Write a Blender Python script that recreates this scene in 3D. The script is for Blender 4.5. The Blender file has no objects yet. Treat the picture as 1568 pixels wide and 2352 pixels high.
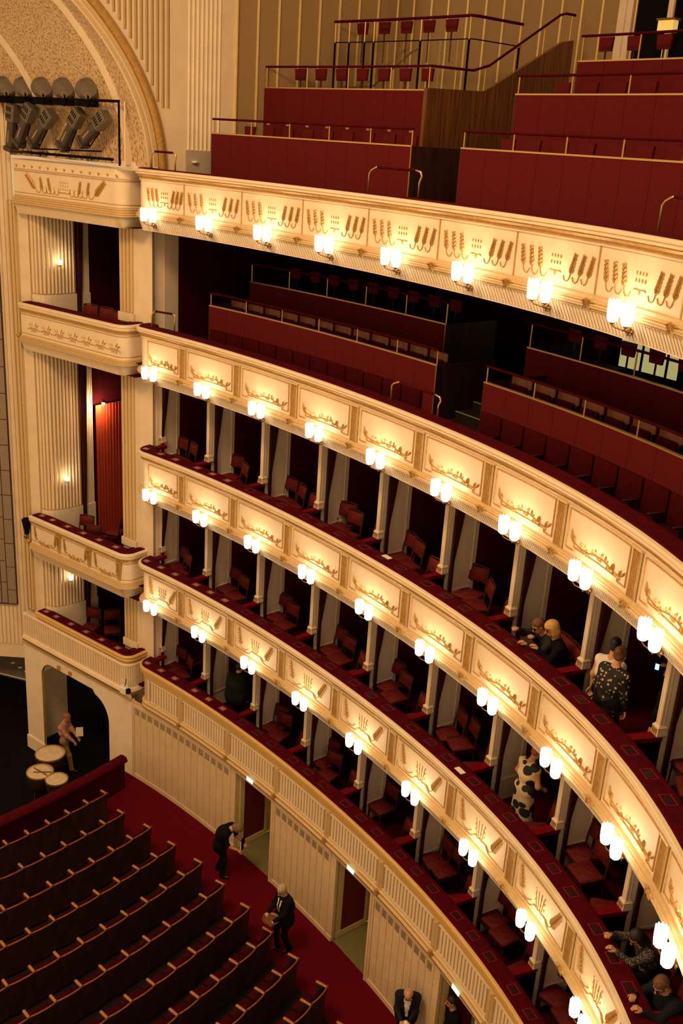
import bpy, math, random
import numpy as np
from mathutils import Vector, Matrix

random.seed(7)
scene = bpy.context.scene
COL = scene.collection

# ------------------------------------------------------------------ camera
F_PX = 2314.73
cam_d = bpy.data.cameras.new('camera')
cam_d.sensor_fit = 'VERTICAL'
cam_d.sensor_height = 36.0
cam_d.sensor_width = 24.0
cam_d.lens = F_PX / 2352 * 36.0
cam_d.clip_end = 200
cam = bpy.data.objects.new('camera', cam_d)
COL.objects.link(cam)
_r = Vector((0.9979018, 0.0223008, 0.0607846))
_u = Vector((-0.0647463, 0.3437103, 0.9368410))
_f = Vector((0.0, 0.9388109, -0.3444330))
cam.matrix_world = Matrix(((_r.x, _u.x, -_f.x, 0), (_r.y, _u.y, -_f.y, 0), (_r.z, _u.z, -_f.z, 16.5), (0, 0, 0, 1)))
scene.camera = cam

# ------------------------------------------------------------------ light
world = bpy.data.worlds.new('hall_air')
scene.world = world
world.use_nodes = True
world.node_tree.nodes['Background'].inputs[0].default_value = (1.0, 0.585, 0.265, 1)
world.node_tree.nodes['Background'].inputs[1].default_value = 0.60
# the ring chandelier high over the middle of the stalls (above the frame)
_a = bpy.data.lights.new('ring_chandelier_light', 'AREA')
_a.shape = 'DISK'
_a.size = 5.5
_a.energy = 1900
_a.color = (1.0, 0.61, 0.29)
_ao = bpy.data.objects.new('ring_chandelier_light', _a)
COL.objects.link(_ao)
_ao.location = (-7.5, 10.5, 23.5)
LAMP_STRENGTH = 8.5
vs = scene.view_settings
vs.view_transform = 'Standard'
vs.look = 'None'
vs.exposure = 0.28
vs.gamma = 1.0
vs.use_curve_mapping = False
try:
    scene.cycles.use_denoising = True
    scene.cycles.denoiser = 'OPENIMAGEDENOISE'
    scene.cycles.max_bounces = 5
    scene.cycles.diffuse_bounces = 3
    scene.cycles.use_adaptive_sampling = True
    scene.cycles.adaptive_threshold = .03
    scene.cycles.glossy_bounces = 2
    scene.cycles.caustics_reflective = False
    scene.cycles.caustics_refractive = False
    scene.cycles.sample_clamp_indirect = 4.0
except Exception:
    pass

# ------------------------------------------------------------------ plan curve of the horseshoe
CX = [-0.00043999132, 0.00416887835, -0.04910795219, 1.49942143326, -5.98451846665]
CY = [-0.00030235342, 0.00675242857, -0.08000088873, -1.02429502384, 23.39975732491]
DX = [4 * CX[0], 3 * CX[1], 2 * CX[2], CX[3]]
DY = [4 * CY[0], 3 * CY[1], 2 * CY[2], CY[3]]
def _pv(c, t):
    r = 0.0
    for k in c:
        r = r * t + k
    return r
def TN(t):
    gx, gy = _pv(DX, t), _pv(DY, t)
    l = math.hypot(gx, gy)
    return (gx / l, gy / l), (-gy / l, gx / l), l
def C(t, d=0.0):
    (_, _), (nx, ny), _ = TN(t)
    return _pv(CX, t) + d * nx, _pv(CY, t) + d * ny
D0 = 0.22                     # plan offset of the balcony fronts
PB = (-5.33, 23.15); E1 = (-.797, .604); N1 = (.604, .797)
def PS(s, d):                 # proscenium bay: s along the bay, d inward
    return PB[0] + s * E1[0] + d * N1[0], PB[1] + s * E1[1] + d * N1[1]
AXO = (-7.0, 9.0); AX = (-.515, .857); PP = (.857, .515)
def AP(p, a):                 # stalls: p across, a along the axis of the hall
    return AXO[0] + p * PP[0] + a * AX[0], AXO[1] + p * PP[1] + a * AX[1]
def project(x, y, z):
    v = Vector((x, y, z - 16.5))
    w = v.dot(_f)
    if w <= 0.1:
        return (-9e3, -9e3)
    return 784 + F_PX * v.dot(_r) / w, 1176 - F_PX * v.dot(_u) / w
def inview(x, y, z, m=60):
    px, py = project(x, y, z)
    m += 220                      # also what a step to the side would show
    return -m < px < 1568 + m and -m < py < 2352 + m

# ------------------------------------------------------------------ materials
def mat(name, col, rough=.6, metal=0., var=0., vscale=6., bump=0., bscale=40., emit=0., ecol=None, sheen=0., stretch=None, col2=None, spec=.4):
    m = bpy.data.materials.new(name)
    m.use_nodes = True
    nt = m.node_tree
    b = nt.nodes['Principled BSDF']
    b.inputs['Base Color'].default_value = (*col, 1)
    b.inputs['Roughness'].default_value = rough
    b.inputs['Metallic'].default_value = metal
    b.inputs['Specular IOR Level'].default_value = spec
    if sheen:
        b.inputs['Sheen Weight'].default_value = sheen
        b.inputs['Sheen Tint'].default_value = (*col, 1)
    tc = nt.nodes.new('ShaderNodeTexCoord')
    mp = nt.nodes.new('ShaderNodeMapping')
    if stretch:
        mp.inputs['Scale'].default_value = stretch
    nt.links.new(tc.outputs['Object'], mp.inputs['Vector'])
    if var or col2:
        n = nt.nodes.new('ShaderNodeTexNoise')
        n.inputs['Scale'].default_value = vscale
        n.inputs['Detail'].default_value = 5
        nt.links.new(mp.outputs[0], n.inputs['Vector'])
        r = nt.nodes.new('ShaderNodeValToRGB')
        r.color_ramp.elements[0].position = .32
        r.color_ramp.elements[1].position = .68
        c1 = tuple(c * (1 - var) for c in col) if not col2 else col
        c2 = tuple(min(1, c * (1 + var)) for c in col) if not col2 else col2
        r.color_ramp.elements[0].color = (*c1, 1)
        r.color_ramp.elements[1].color = (*c2, 1)
        nt.links.new(n.outputs['Fac'], r.inputs['Fac'])
        nt.links.new(r.outputs['Color'], b.inputs['Base Color'])
    if bump:
        n2 = nt.nodes.new('ShaderNodeTexNoise')
        n2.inputs['Scale'].default_value = bscale
        n2.inputs['Detail'].default_value = 4
        nt.links.new(mp.outputs[0], n2.inputs['Vector'])
        bp = nt.nodes.new('ShaderNodeBump')
        bp.inputs['Strength'].default_value = bump
        bp.inputs['Distance'].default_value = .02
        nt.links.new(n2.outputs['Fac'], bp.inputs['Height'])
        nt.links.new(bp.outputs[0], b.inputs['Normal'])
    if emit:
        b.inputs['Emission Color'].default_value = (*(ecol or col), 1)
        b.inputs['Emission Strength'].default_value = emit
    return m

M = {}
M['cream'] = mat('cream_plaster', (.80, .67, .48), .55, var=.05, vscale=3, bump=.05, bscale=60)
M['gold'] = mat('gilded_stucco', (.50, .295, .085), .42, .25, var=.15, vscale=14, bump=.15, bscale=50)
M['gold_bright'] = mat('golden_rail_paint', (.72, .48, .17), .45, .1, var=.05, bump=.05)
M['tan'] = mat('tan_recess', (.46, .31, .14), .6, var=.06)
M['gold_pale'] = mat('pale_gilding', (.66, .49, .25), .45, .10, var=.05, vscale=12, bump=.1, bscale=50)
M['brass'] = mat('polished_brass', (.72, .48, .14), .3, .7)
M['bronze'] = mat('dark_bronze', (.22, .11, .035), .4, .5)
M['white'] = mat('white_paint', (.86, .74, .57), .6, var=.05, vscale=3, bump=.04)
M['plank'] = mat('painted_board', (.70, .54, .34), .6, var=.06, vscale=4, bump=.04)
M['velvet'] = mat('crimson_velvet', (.066, .0005, .0045), .9, var=.25, vscale=9, bump=.15, bscale=90, spec=.1)
M['redpanel'] = mat('red_fabric_panel', (.118, .0085, .010), .9, spec=.15, var=.12, vscale=30, bump=.12, bscale=160)
M['redseat'] = mat('dark_red_seat_velvet', (.050, .0012, .0035), .9, var=.2, vscale=12, bump=.1, spec=.1)
M['redchair'] = mat('red_damask', (.125, .0045, .003), .75, var=.45, vscale=16, bump=.15, bscale=60, sheen=.2)
M['reddark'] = mat('dark_red_wall_cloth', (.042, .0016, .0038), .9, spec=.1, var=.2, vscale=5, bump=.1, bscale=60)
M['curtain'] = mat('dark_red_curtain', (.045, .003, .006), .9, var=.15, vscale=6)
M['curtain_lit'] = mat('orange_red_curtain', (.42, .045, .012), .8, var=.1, vscale=6)  # glow of the box lamp brightened into the red
M['carpet'] = mat('red_carpet', (.10, .0012, .007), .95, spec=.1, var=.15, vscale=40, bump=.2, bscale=200)
M['boxfloor'] = mat('box_carpet', (.045, .0006, .0032), .95, spec=.1, var=.15, vscale=40, bump=.2, bscale=200)  # the red carpet darkened to hold the shade inside the boxes
M['green'] = mat('olive_carpet', (.16, .15, .055), .95, var=.15, vscale=40, bump=.2, bscale=200)
M['wood'] = mat('chair_wood', (.19, .065, .022), .4, var=.3, vscale=8, stretch=(1, 1, .15))
M['boxwall'] = mat('box_wall_damask', (.080, .0030, .0055), .9, var=.2, vscale=5, spec=.1)
M['armvelvet_lit'] = mat('lit_arm_rest_velvet', (.15, .0012, .006), .9, var=.2, vscale=12, spec=.1)  # velvet brightened to carry the light falling on the arm rests
M['chairwood'] = mat('dark_chair_wood', (.06, .017, .008), .45, var=.3, vscale=8)
M['pier'] = mat('white_pier_paint', (.93, .82, .66), .6, var=.03, bump=.03)  # light missing inside the boxes is put into this paler white
M['seatwood'] = mat('stalls_back_wood', (.040, .015, .009), .5, var=.4, vscale=7, stretch=(1, 1, .2))
M['railwood'] = mat('stalls_edge_wood', (.24, .075, .022), .35, var=.3, vscale=9)
M['armwood'] = mat('armrest_wood', (.42, .19, .055), .35, var=.2, vscale=9)
M['stairwood'] = mat('stair_panel_wood', (.26, .10, .025), .45, col2=(.09, .032, .012), vscale=7, stretch=(3, 3, .12))
M['dark'] = mat('dark_floor', (.012, .0075, .005), .8, spec=.2, var=.3, vscale=8)
M['black'] = mat('black_void', (.005, .004, .0035), .9, var=.2, spec=.1)  # also paints the unlit stage, pit and doorways
M['gallerywall'] = mat('tan_wall_cloth', (.36, .24, .11), .85, var=.1, vscale=60, bump=.15, bscale=120)
M['goldstrip'] = mat('gold_strip', (.95, .76, .36), .35, .2, var=.05)
M['spot'] = mat('spotlight_grey', (.075, .06, .048), .5, .3, var=.2)
M['spotlight2'] = mat('spotlight_pale_grey', (.15, .125, .095), .5, .3, var=.15)
M['brick'] = mat('grey_brown_block', (.27, .21, .16), .8, var=.1, vscale=20)
M['mortar'] = mat('dark_joint', (.06, .042, .03), .8, var=.1)
M['plaque'] = mat('ledge_plaque', (.03, .008, .010), .35, var=.2)
M['velvet_edge'] = mat('velvet_piping', (.22, .012, .02), .8)
M['plaque_pale'] = mat('ledge_plaque_cream', (.34, .21, .12), .5, var=.1)
M['glow'] = mat('lit_glass', (1, .9, .75), .2, emit=LAMP_STRENGTH, ecol=(1.0, .83, .60))
M['glow_rib'] = mat('lit_glass_rib', (1, .85, .6), .2, emit=1.0, ecol=(1.0, .86, .64))
M['bulb'] = mat('lit_bulb', (1, .9, .75), .2, emit=30, ecol=(1.0, .80, .54))
M['exitglow'] = mat('exit_sign_glow', (.5, 1, .9), .4, emit=1.1, ecol=(.55, 1.0, .85))
M['doorlight'] = mat('lit_corridor', (.5, .45, .2), .6, emit=.5, ecol=(.62, .56, .2))
M['doorred'] = mat('door_red_cloth', (.13, .008, .012), .85, var=.15)
M['doorcream'] = mat('door_cream_paint', (.66, .55, .26), .6, var=.05)
M['paper'] = mat('white_paper', (.85, .80, .70), .7, var=.04)
M['drum'] = mat('drum_head', (.72, .60, .42), .5, var=.12, vscale=5)
M['copper'] = mat('drum_copper', (.05, .022, .012), .5, .3)  # copper darkened to hold the gloom of the pit
M['plinth'] = mat('grey_plinth', (.46, .39, .32), .7, var=.05)
M['glass'] = mat('glass', (.9, .95, .9), .05)
_g = M['glass'].node_tree.nodes['Principled BSDF']
_g.inputs['Transmission Weight'].default_value = 1.0
_g.inputs['Alpha'].default_value = .25

def stipple():
    m = bpy.data.materials.new('stippled_stucco')
    m.use_nodes = True
    nt = m.node_tree
    b = nt.nodes['Principled BSDF']
    tc = nt.nodes.new('ShaderNodeTexCoord')
    mp = nt.nodes.new('ShaderNodeMapping')
    mp.inputs['Scale'].default_value = (26, 26, 9)
    nt.links.new(tc.outputs['Object'], mp.inputs[0])
    v = nt.nodes.new('ShaderNodeTexNoise')
    v.inputs['Scale'].default_value = 1.3
    v.inputs['Detail'].default_value = 1
    nt.links.new(mp.outputs[0], v.inputs['Vector'])
    r = nt.nodes.new('ShaderNodeValToRGB')
    r.color_ramp.elements[0].position = .34
    r.color_ramp.elements[0].color = (.30, .18, .065, 1)
    r.color_ramp.elements[1].position = .52
    r.color_ramp.elements[1].color = (.72, .54, .32, 1)
    nt.links.new(v.outputs['Fac'], r.inputs[0])
    nt.links.new(r.outputs[0], b.inputs['Base Color'])
    bp = nt.nodes.new('ShaderNodeBump')
    bp.inputs['Strength'].default_value = .5
    bp.inputs['Distance'].default_value = .03
    nt.links.new(v.outputs['Fac'], bp.inputs['Height'])
    nt.links.new(bp.outputs[0], b.inputs['Normal'])
    b.inputs['Roughness'].default_value = .7
    return m
M['stipple'] = stipple()

# ------------------------------------------------------------------ mesh helpers
class MB:
    def __init__(s):
        s.v = []; s.f = []; s.m = []
    def add(s, verts, faces, mi=0):
        o = len(s.v)
        s.v += [tuple(p) for p in verts]
        s.f += [tuple(i + o for i in f) for f in faces]
        s.m += [mi] * len(faces)
        return s
    def box(s, x0, x1, y0, y1, z0, z1, mi=0):
        v = [(x, y, z) for z in (z0, z1) for y in (y0, y1) for x in (x0, x1)]
        return s.add(v, [(0, 2, 3, 1), (4, 5, 7, 6), (0, 1, 5, 4), (2, 6, 7, 3), (0, 4, 6, 2), (1, 3, 7, 5)], mi)
    def obox(s, c, ax, ay, az, mi=0):
        c, ax, ay, az = Vector(c), Vector(ax), Vector(ay), Vector(az)
        v = [c + i * ax + j * ay + k * az for k in (-1, 1) for j in (-1, 1) for i in (-1, 1)]
        return s.add(v, [(0, 2, 3, 1), (4, 5, 7, 6), (0, 1, 5, 4), (2, 6, 7, 3), (0, 4, 6, 2), (1, 3, 7, 5)], mi)
    def grid(s, rows, mi=0, close=False):
        n = len(rows[0]); v = [p for r in rows for p in r]; f = []
        for i in range(len(rows) - 1):
            for j in range(n - 1 if not close else n):
                a = i * n + j; b2 = i * n + (j + 1) % n
                f.append((a, b2, b2 + n, a + n))
        return s.add(v, f, mi)
    def tube(s, pts, r, seg=8, mi=0, caps=True):
        pts = [Vector(p) for p in pts]
        rs = r if isinstance(r, (list, tuple)) else [r] * len(pts)
        rows = []; up = None
        for i, p in enumerate(pts):
            d = (pts[min(i + 1, len(pts) - 1)] - pts[max(i - 1, 0)])
            if d.length < 1e-9: d = Vector((0, 0, 1))
            d.normalize()
            if up is None:
                up = d.orthogonal().normalized()
            up = (up - d * up.dot(d))
            up = up.normalized() if up.length > 1e-6 else d.orthogonal().normalized()
            w = d.cross(up)
            rows.append([p + rs[i] * (math.cos(2 * math.pi * k / seg) * up + math.sin(2 * math.pi * k / seg) * w) for k in range(seg)])
        o = len(s.v)
        s.grid(rows, mi, True)
        if caps:
            s.f.append(tuple(o + k for k in range(seg))[::-1]); s.m.append(mi)
            e = o + (len(rows) - 1) * seg
            s.f.append(tuple(e + k for k in range(seg))); s.m.append(mi)
        return s
    def lathe(s, prof, seg=16, mi=0, c=(0, 0, 0), scal=None):
        rows = []
        for i, (r, z) in enumerate(prof):
            rows.append([(c[0] + r * (scal(k, i) if scal else 1) * math.cos(2 * math.pi * k / seg), c[1] + r * (scal(k, i) if scal else 1) * math.sin(2 * math.pi * k / seg), c[2] + z) for k in range(seg)])
        return s.grid(rows, mi, True)
    def leaf(s, u, z, ang, ln, wd, o=0., h=.02, mi=0):
        ca, sa = math.cos(ang), math.sin(ang)
        def P(a, b, oo): return (u + a * ca - b * sa, o + oo, z + a * sa + b * ca)
        v = [P(0, 0, 0), P(ln * .3, wd * .45, 0), P(ln * .6, wd * .5, 0), P(ln, 0, h * .3), P(ln * .6, -wd * .5, 0), P(ln * .3, -wd * .45, 0), P(ln * .25, 0, h), P(ln * .65, 0, h)]
        return s.add(v, [(0, 6, 1), (1, 6, 7, 2), (2, 7, 3), (0, 5, 6), (5, 4, 7, 6), (4, 3, 7)], mi)
    def stem(s, pts, w, o=0., h=.018, mi=0):
        rows = []
        for i, (u, z) in enumerate(pts):
            a = pts[max(i - 1, 0)]; b = pts[min(i + 1, len(pts) - 1)]
            dx, dz = b[0] - a[0], b[1] - a[1]; l = math.hypot(dx, dz) or 1
            nx, nz = -dz / l * w / 2, dx / l * w / 2
            rows.append([(u - nx, o, z - nz), (u, o + h, z), (u + nx, o, z + nz)])
        return s.grid(rows, mi)
    def bend(s, t0, d0, z0):
        sp = TN(t0)[2]
        s.v = [(*C(t0 + u / sp, d0 - o), z0 + z) for (u, o, z) in s.v]
        return s
    def place(s, fn):
        s.v = [fn(*p) for p in s.v]
        return s
    def mesh(s, name, mats, smooth=False):
        me = bpy.data.meshes.new(name)
        me.from_pydata(s.v, [], s.f)
        for k in (mats if isinstance(mats, (list, tuple)) else [mats]):
            me.materials.append(M[k] if isinstance(k, str) else k)
        if max(s.m, default=0) > 0:
            me.polygons.foreach_set('material_index', s.m)
        if smooth:
            me.polygons.foreach_set('use_smooth', [True] * len(me.polygons))
        me.update()
        return me
    def build(s, name, mats, parent=None, smooth=False):
        return put(name, s.mesh(name, mats, smooth), parent)

def put(name, me, parent=None, loc=None, rotz=None, mw=None):
    o = bpy.data.objects.new(name, me)
    COL.objects.link(o)
    if parent is not None:
        o.parent = parent
        if mw is None and loc is None and not parent.get('_local'):
            q = parent; w = Vector((0, 0, 0))
            while q is not None:
                w += q.location; q = q.parent
            o.location = -w                        # mesh given in world coordinates
    if loc is not None: o.location = loc
    if rotz is not None: o.rotation_euler = (0, 0, rotz)
    if mw is not None: o.matrix_local = mw
    return o
def thing(name, label, cat, loc=(0, 0, 0), rotz=0., group=None, local=False):
    o = bpy.data.objects.new(name, None)
    COL.objects.link(o)
    o.empty_display_size = .1
    o.location = loc
    o.rotation_euler = (0, 0, rotz)
    if local: o['_local'] = 1
    return tag(o, label, cat, group)
def tag(o, label, cat, group=None):
    o['label'] = label; o['category'] = cat
    if group: o['group'] = group
    return o
def struct(o):
    o['kind'] = 'structure'
    return o
def stuff(o):
    o['kind'] = 'stuff'
    return o
ORD = ['zeroth', 'first', 'second', 'third', 'fourth', 'fifth', 'sixth', 'seventh', 'eighth', 'ninth', 'tenth', 'eleventh', 'twelfth', 'thirteenth', 'fourteenth', 'fifteenth', 'sixteenth', 'seventeenth', 'eighteenth', 'nineteenth', 'twentieth', 'twenty-first', 'twenty-second', 'twenty-third', 'twenty-fourth', 'twenty-fifth', 'twenty-sixth', 'twenty-seventh', 'twenty-eighth', 'twenty-ninth', 'thirtieth']

T_END = 12.3
def tier_path(d0=D0, r=.3, t1=.78, inner=.55, t_end=T_END, step=.1):
    (tx, ty), (nx, ny), _ = TN(t1)
    ox, oy = C(t1, d0 + r)
    p = [(ox - r * tx + inner * nx, oy - r * ty + inner * ny, -tx, -ty)]
    for k in range(9):
        a = math.pi / 2 * k / 8
        ex, ey = -math.cos(a) * tx - math.sin(a) * nx, -math.cos(a) * ty - math.sin(a) * ny
        p.append((ox + r * ex, oy + r * ey, ex, ey))
    t = t1 + step
    while t < t_end + 1e-6:
        x, y = C(t, d0); _, (nx, ny), _ = TN(t)
        p.append((x, y, -nx, -ny)); t += step
    return p
def curve_path(d, t0, t1, step=.1):
    n = max(2, int(round((t1 - t0) / step)) + 1); p = []
    for k in range(n):
        t = t0 + (t1 - t0) * k / (n - 1)
        x, y = C(t, d); _, (nx, ny), _ = TN(t)
        p.append((x, y, -nx, -ny))
    return p
def bay_path(s1, r=.28, inner=.6, s0=-.05):
    p = []
    n = 14
    for k in range(n):
        s = s1 + (s0 + r - s1) * k / (n - 1)
        p.append((*PS(s, 0), -N1[0], -N1[1]))
    ox, oy = PS(s0 + r, r)
    for k in range(1, 9):
        a = math.pi / 2 * k / 8
        ex, ey = -math.cos(a) * N1[0] - math.sin(a) * E1[0], -math.cos(a) * N1[1] - math.sin(a) * E1[1]
        p.append((ox + r * ex, oy + r * ey, ex, ey))
    x, y = PS(s0, r + inner)
    p.append((x, y, -E1[0], -E1[1]))
    return p
def sweep(path, prof, mb=None, mi=0):
    mb = mb or MB()
    rows = [[(x + ox * o, y + oy * o, z) for (o, z) in prof] for (x, y, ox, oy) in path]
    return mb.grid(rows, mi)
def zoff(prof, z):
    return [(o, zz + z) for o, zz in prof]
# ------------------------------------------------------------------ the five balcony tiers
LZ = {1: 2.51, 2: 5.48, 3: 8.38, 4: 11.31, 5: 14.763}
TIERNAME = {1: 'lowest box tier', 2: 'second box tier', 3: 'third box tier', 4: 'seated balcony', 5: 'top gallery'}
NB = 12

def wheat(mb, u, z, ang, ln, mi=0, rows=5, lf=.38, sp=.52, wf=.34):
    du, dz = math.cos(ang), math.sin(ang)
    mb.stem([(u + du * ln * k / 4, z + dz * ln * k / 4) for k in range(5)], .012, mi=mi)
    for k in range(rows):
        q = .12 + .78 * k / (rows - 1)
        w = ln * lf * (1 - .35 * q)
        for sg in (-1, 1):
            mb.leaf(u + du * ln * q, z + dz * ln * q, ang + sg * sp, w, w * wf, h=.026, mi=mi)
    mb.leaf(u + du * ln * .9, z + dz * ln * .9, ang, ln * .22, ln * .09, h=.02, mi=mi)
def vine(mb, W):
    pts = []
    for k in range(25):
        q = k / 24
        pts.append((-.60 * W / 1.6 + 1.2 * W / 1.6 * q, (.235 + .026 * math.sin(q * 2 * math.pi * 1.5 + 2.4))))
    mb.stem(pts, .018)
    for k, q in enumerate((.02, .08, .14, .20, .27, .33, .40, .47, .54, .60, .67, .74, .80, .87, .93, .98)):
        i = int(q * 24); u, z = pts[i]
        up = 1 if k % 3 != 2 else -1
        mb.leaf(u, z, up * (1.15 + .35 * math.sin(k * 2.1)) if up > 0 else -.5, .105, .045, h=.025)
        mb.leaf(u + .02, z, up * 1.9 if k % 2 else up * .7, .075, .034, h=.02)
        if k % 4 == 1:
            mb.leaf(u, z, -1.4, .06, .045, h=.025)
    mb.leaf(pts[0][0], pts[0][1], 1.75, .17, .05, h=.025)
    mb.leaf(pts[0][0], pts[0][1], 2.1, .10, .04, h=.02)
    mb.leaf(pts[-1][0], pts[-1][1], .8, .13, .045, h=.025)
def seeds(mb, u0, z0, nc, nr, du, dz, ln=.04):
    for i in range(nc):
        for j in range(nr):
            mb.leaf(u0 + (i - (nc - 1) / 2) * du, z0 + j * dz, 1.57, ln, ln * .5, h=.018)

def tier_parts(k):
    L = LZ[k]
    x, y = C(5, D0)
    lab = {1: 'cream ribbed balcony front under a thick gold rail, lowest of the tiers',
           2: 'cream and gold balcony with wheat sprig panels, second tier above the stalls',
           3: 'cream and gold balcony with leafy vine panels between two box tiers, third from the floor',
           4: 'cream and gold balcony with vine panels carrying the open red seat rows, fourth tier',
           5: 'cream gallery balcony with rows of wheat ears, no pilasters, topmost tier'}[k]
    root = thing('balcony_tier', lab, 'balcony', (x, y, L))
    path = tier_path(inner=.14)
    if k == 1:
        sweep(path, zoff([(.04, 1.10), (.10, 1.095), (.115, 1.07), (.115, 1.04), (.10, 1.03), (.105, 1.0), (.085, .97), (.07, .965), (.075, .93), (.05, .91), (.05, .87), (.035, .865), (.035, .82), (.02, .815), (.02, .77), (0, .765)], L)).build('rail_molding', 'gold_bright', root)
        top = 1.10
    else:
        dz = 0 if k < 5 else -.05
        mb = sweep(path, zoff([(.05, .985 + dz), (.11, .975 + dz), (.125, .96 + dz), (.125, .935 + dz), (.10, .93 + dz), (.10, .915 + dz), (.115, .905 + dz), (.115, .885 + dz), (.085, .88 + dz)], L))
        mb.build('cornice', 'cream', root)
        sweep(path, zoff([(.085, .88 + dz), (.09, .865 + dz), (.06, .83 + dz), (.035, .815 + dz), (.035, .80 + dz), (.045, .795 + dz), (.04, .78 + dz)], L)).build('gilded_cove', 'gold', root)
        sweep(path, zoff([(.04, .78 + dz), (.028, .775 + dz), (.028, .755 + dz), (-.01, .75 + dz)], L)).build('cornice_fillet', 'cream', root)
        top = .985 + dz
    sweep(tier_path(inner=.12), zoff([(.055, top - .03), (.06, top), (.04, top + .012), (-.24, top + .012), (-.285, top), (-.30, top - .05), (-.30, top - .12)], L)).build('velvet_ledge', 'velvet', root)
    sweep(path, zoff([(-.30, top - .12), (-.28, top - .12), (-.28, .1)], L)).build('parapet_lining', 'reddark', root)
    zt, zb = (.75, .055) if k < 5 else (.70, .085)
    if k == 1: zt, zb = .765, .10
    sweep(path[:12], zoff([(-.002, zt), (-.002, zb)], L)).build('corner_panel', 'cream' if k != 1 else 'gold_pale', root)
    # panels and pilasters
    for i in range(1, NB + 1):
        if not any(inview(*C(i + q, D0), L + .4, 90) for q in (-.5, 0, .5)):
            continue
        sp = TN(i)[2]
        hw = sp / 2 - (.105 if k in (2, 3, 4) else .0)
        ul = -hw
        if i == 1: ul = -(1 - .80) * sp
        W = hw - ul; um = (hw + ul) / 2
        pan = MB()
        n = 9
        zt, zb = (.75, .055) if k < 5 else (.70, .085)
        if k == 1: zt, zb = .765, .10
        pan.grid([[(ul + W * j / (n - 1), 0, z) for j in range(n)] for z in (zb, zt)])
        pm = pan.bend(i, D0, L).build('panel', 'cream' if k != 1 else 'tan', root)
        orn = MB()
        if k == 1:
            fr = MB()
            m = .13
            nr = int(round((W - 2 * m) / .1))
            for j in range(nr):
                u = ul + m + (W - 2 * m) * (j + .5) / nr
                fr.box(u - .033, u + .033, -.01, .022, zb + .055, zt - .07)
            fr.box(ul + .02, ul + .075, -.01, .03, zb, zt - .005); fr.box(hw - .075, hw - .02, -.01, .03, zb, zt - .005)
            for zz in ((zb + .01, zb + .045), (zt - .06, zt - .03)):
                for j in range(8):
                    fr.box(ul + .09 + (W - .18) * j / 8, ul + .09 + (W - .18) * (j + 1) / 8, -.01, .03, *zz)
            stuff(fr.bend(i, D0, L).build('rib', 'cream', pm))
            continue
        if k in (3, 4):
            a, b2 = ul + .07, hw - .07
            nt_ = (b2 - a) * .13
            line = [(a, .125), (a, .69), (b2, .69), (b2, .125), (b2 - nt_, .125), (b2 - nt_, .175), (a + nt_, .175), (a + nt_, .125), (a, .125)]
            vine(orn, W)
            orn.v = [(u + um, o, z) for u, o, z in orn.v]
        elif k == 2:
            a, b2 = ul + .07, hw - .07
            cpt = [(um + q, z) for q, z in ((.34, .11), (.26, .12), (.20, .17), (.17, .215), (.10, .225), (.05, .205), (0, .23), (-.05, .205), (-.10, .225), (-.17, .215), (-.20, .17), (-.26, .12), (-.34, .11))]
            line = [(a, .11), (a, .69), (b2, .69), (b2, .11)] + cpt + [(a, .11)]
            wheat(orn, um - .33 * W, .19, 1.75, .43, rows=6, lf=.27, sp=.85, wf=.42)
            wheat(orn, um + .20 * W, .20, 1.05, .45, rows=6, lf=.27, sp=.85, wf=.42)
            orn.stem([(um - .33 * W, .19), (um - .29 * W, .15), (um - .22 * W, .16), (um - .16 * W, .235)], .014)
            orn.stem([(um + .20 * W, .20), (um + .17 * W, .16), (um + .11 * W, .235)], .014)
            seeds(orn, um - .02 * W, .30, 4, 3, .085, .10, .05)
            for q in range(4):
                orn.stem([(um - .02 * W + (q - 1.5) * .05, .24), (um - .02 * W + (q - 1.5) * .075, .5)], .008)
        else:
            line = None
            for q in range(3):
                u = um - W * (.40 - .105 * q)
                wheat(orn, u + .03, .235, 1.75, .29, rows=5)
                orn.stem([(u + .03, .235), (u + .045, .20), (u + .08, .17), (u + .13, .18), (u + .17, .24)], .012)
                u = um + W * (.20 + .105 * q)
                wheat(orn, u - .03, .235, 1.3, .29, rows=5)
                orn.stem([(u - .03, .235), (u - .045, .20), (u - .08, .17), (u - .13, .18), (u - .16, .24)], .012)
            seeds(orn, um, .36, 4, 2, .062, .085, .06)
            orn.stem([(um - .13, .27), (um - .10, .285), (um, .275), (um + .10, .285), (um + .13, .27)], .02)
            orn.leaf(um, .27, -1.57, .06, .05, h=.02)
        if line:
            fr = MB()
            fl = []
            for q in range(len(line) - 1):      # dense points so the frame follows the curved front
                (a0, z0), (a1, z1) = line[q], line[q + 1]
                ns = max(1, int(abs(a1 - a0) / .2))
                fl += [(a0 + (a1 - a0) * s / ns, z0 + (z1 - z0) * s / ns) for s in range(ns)]
            fl.append(line[-1])
            for q in range(len(fl) - 1):
                fr.stem([fl[q], fl[q + 1]], .024, h=.02)
            fr.bend(i, D0, L).build('panel_frame', 'gold', pm)
        orn.bend(i, D0, L).build('relief_ornament', 'gold', pm)
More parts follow.
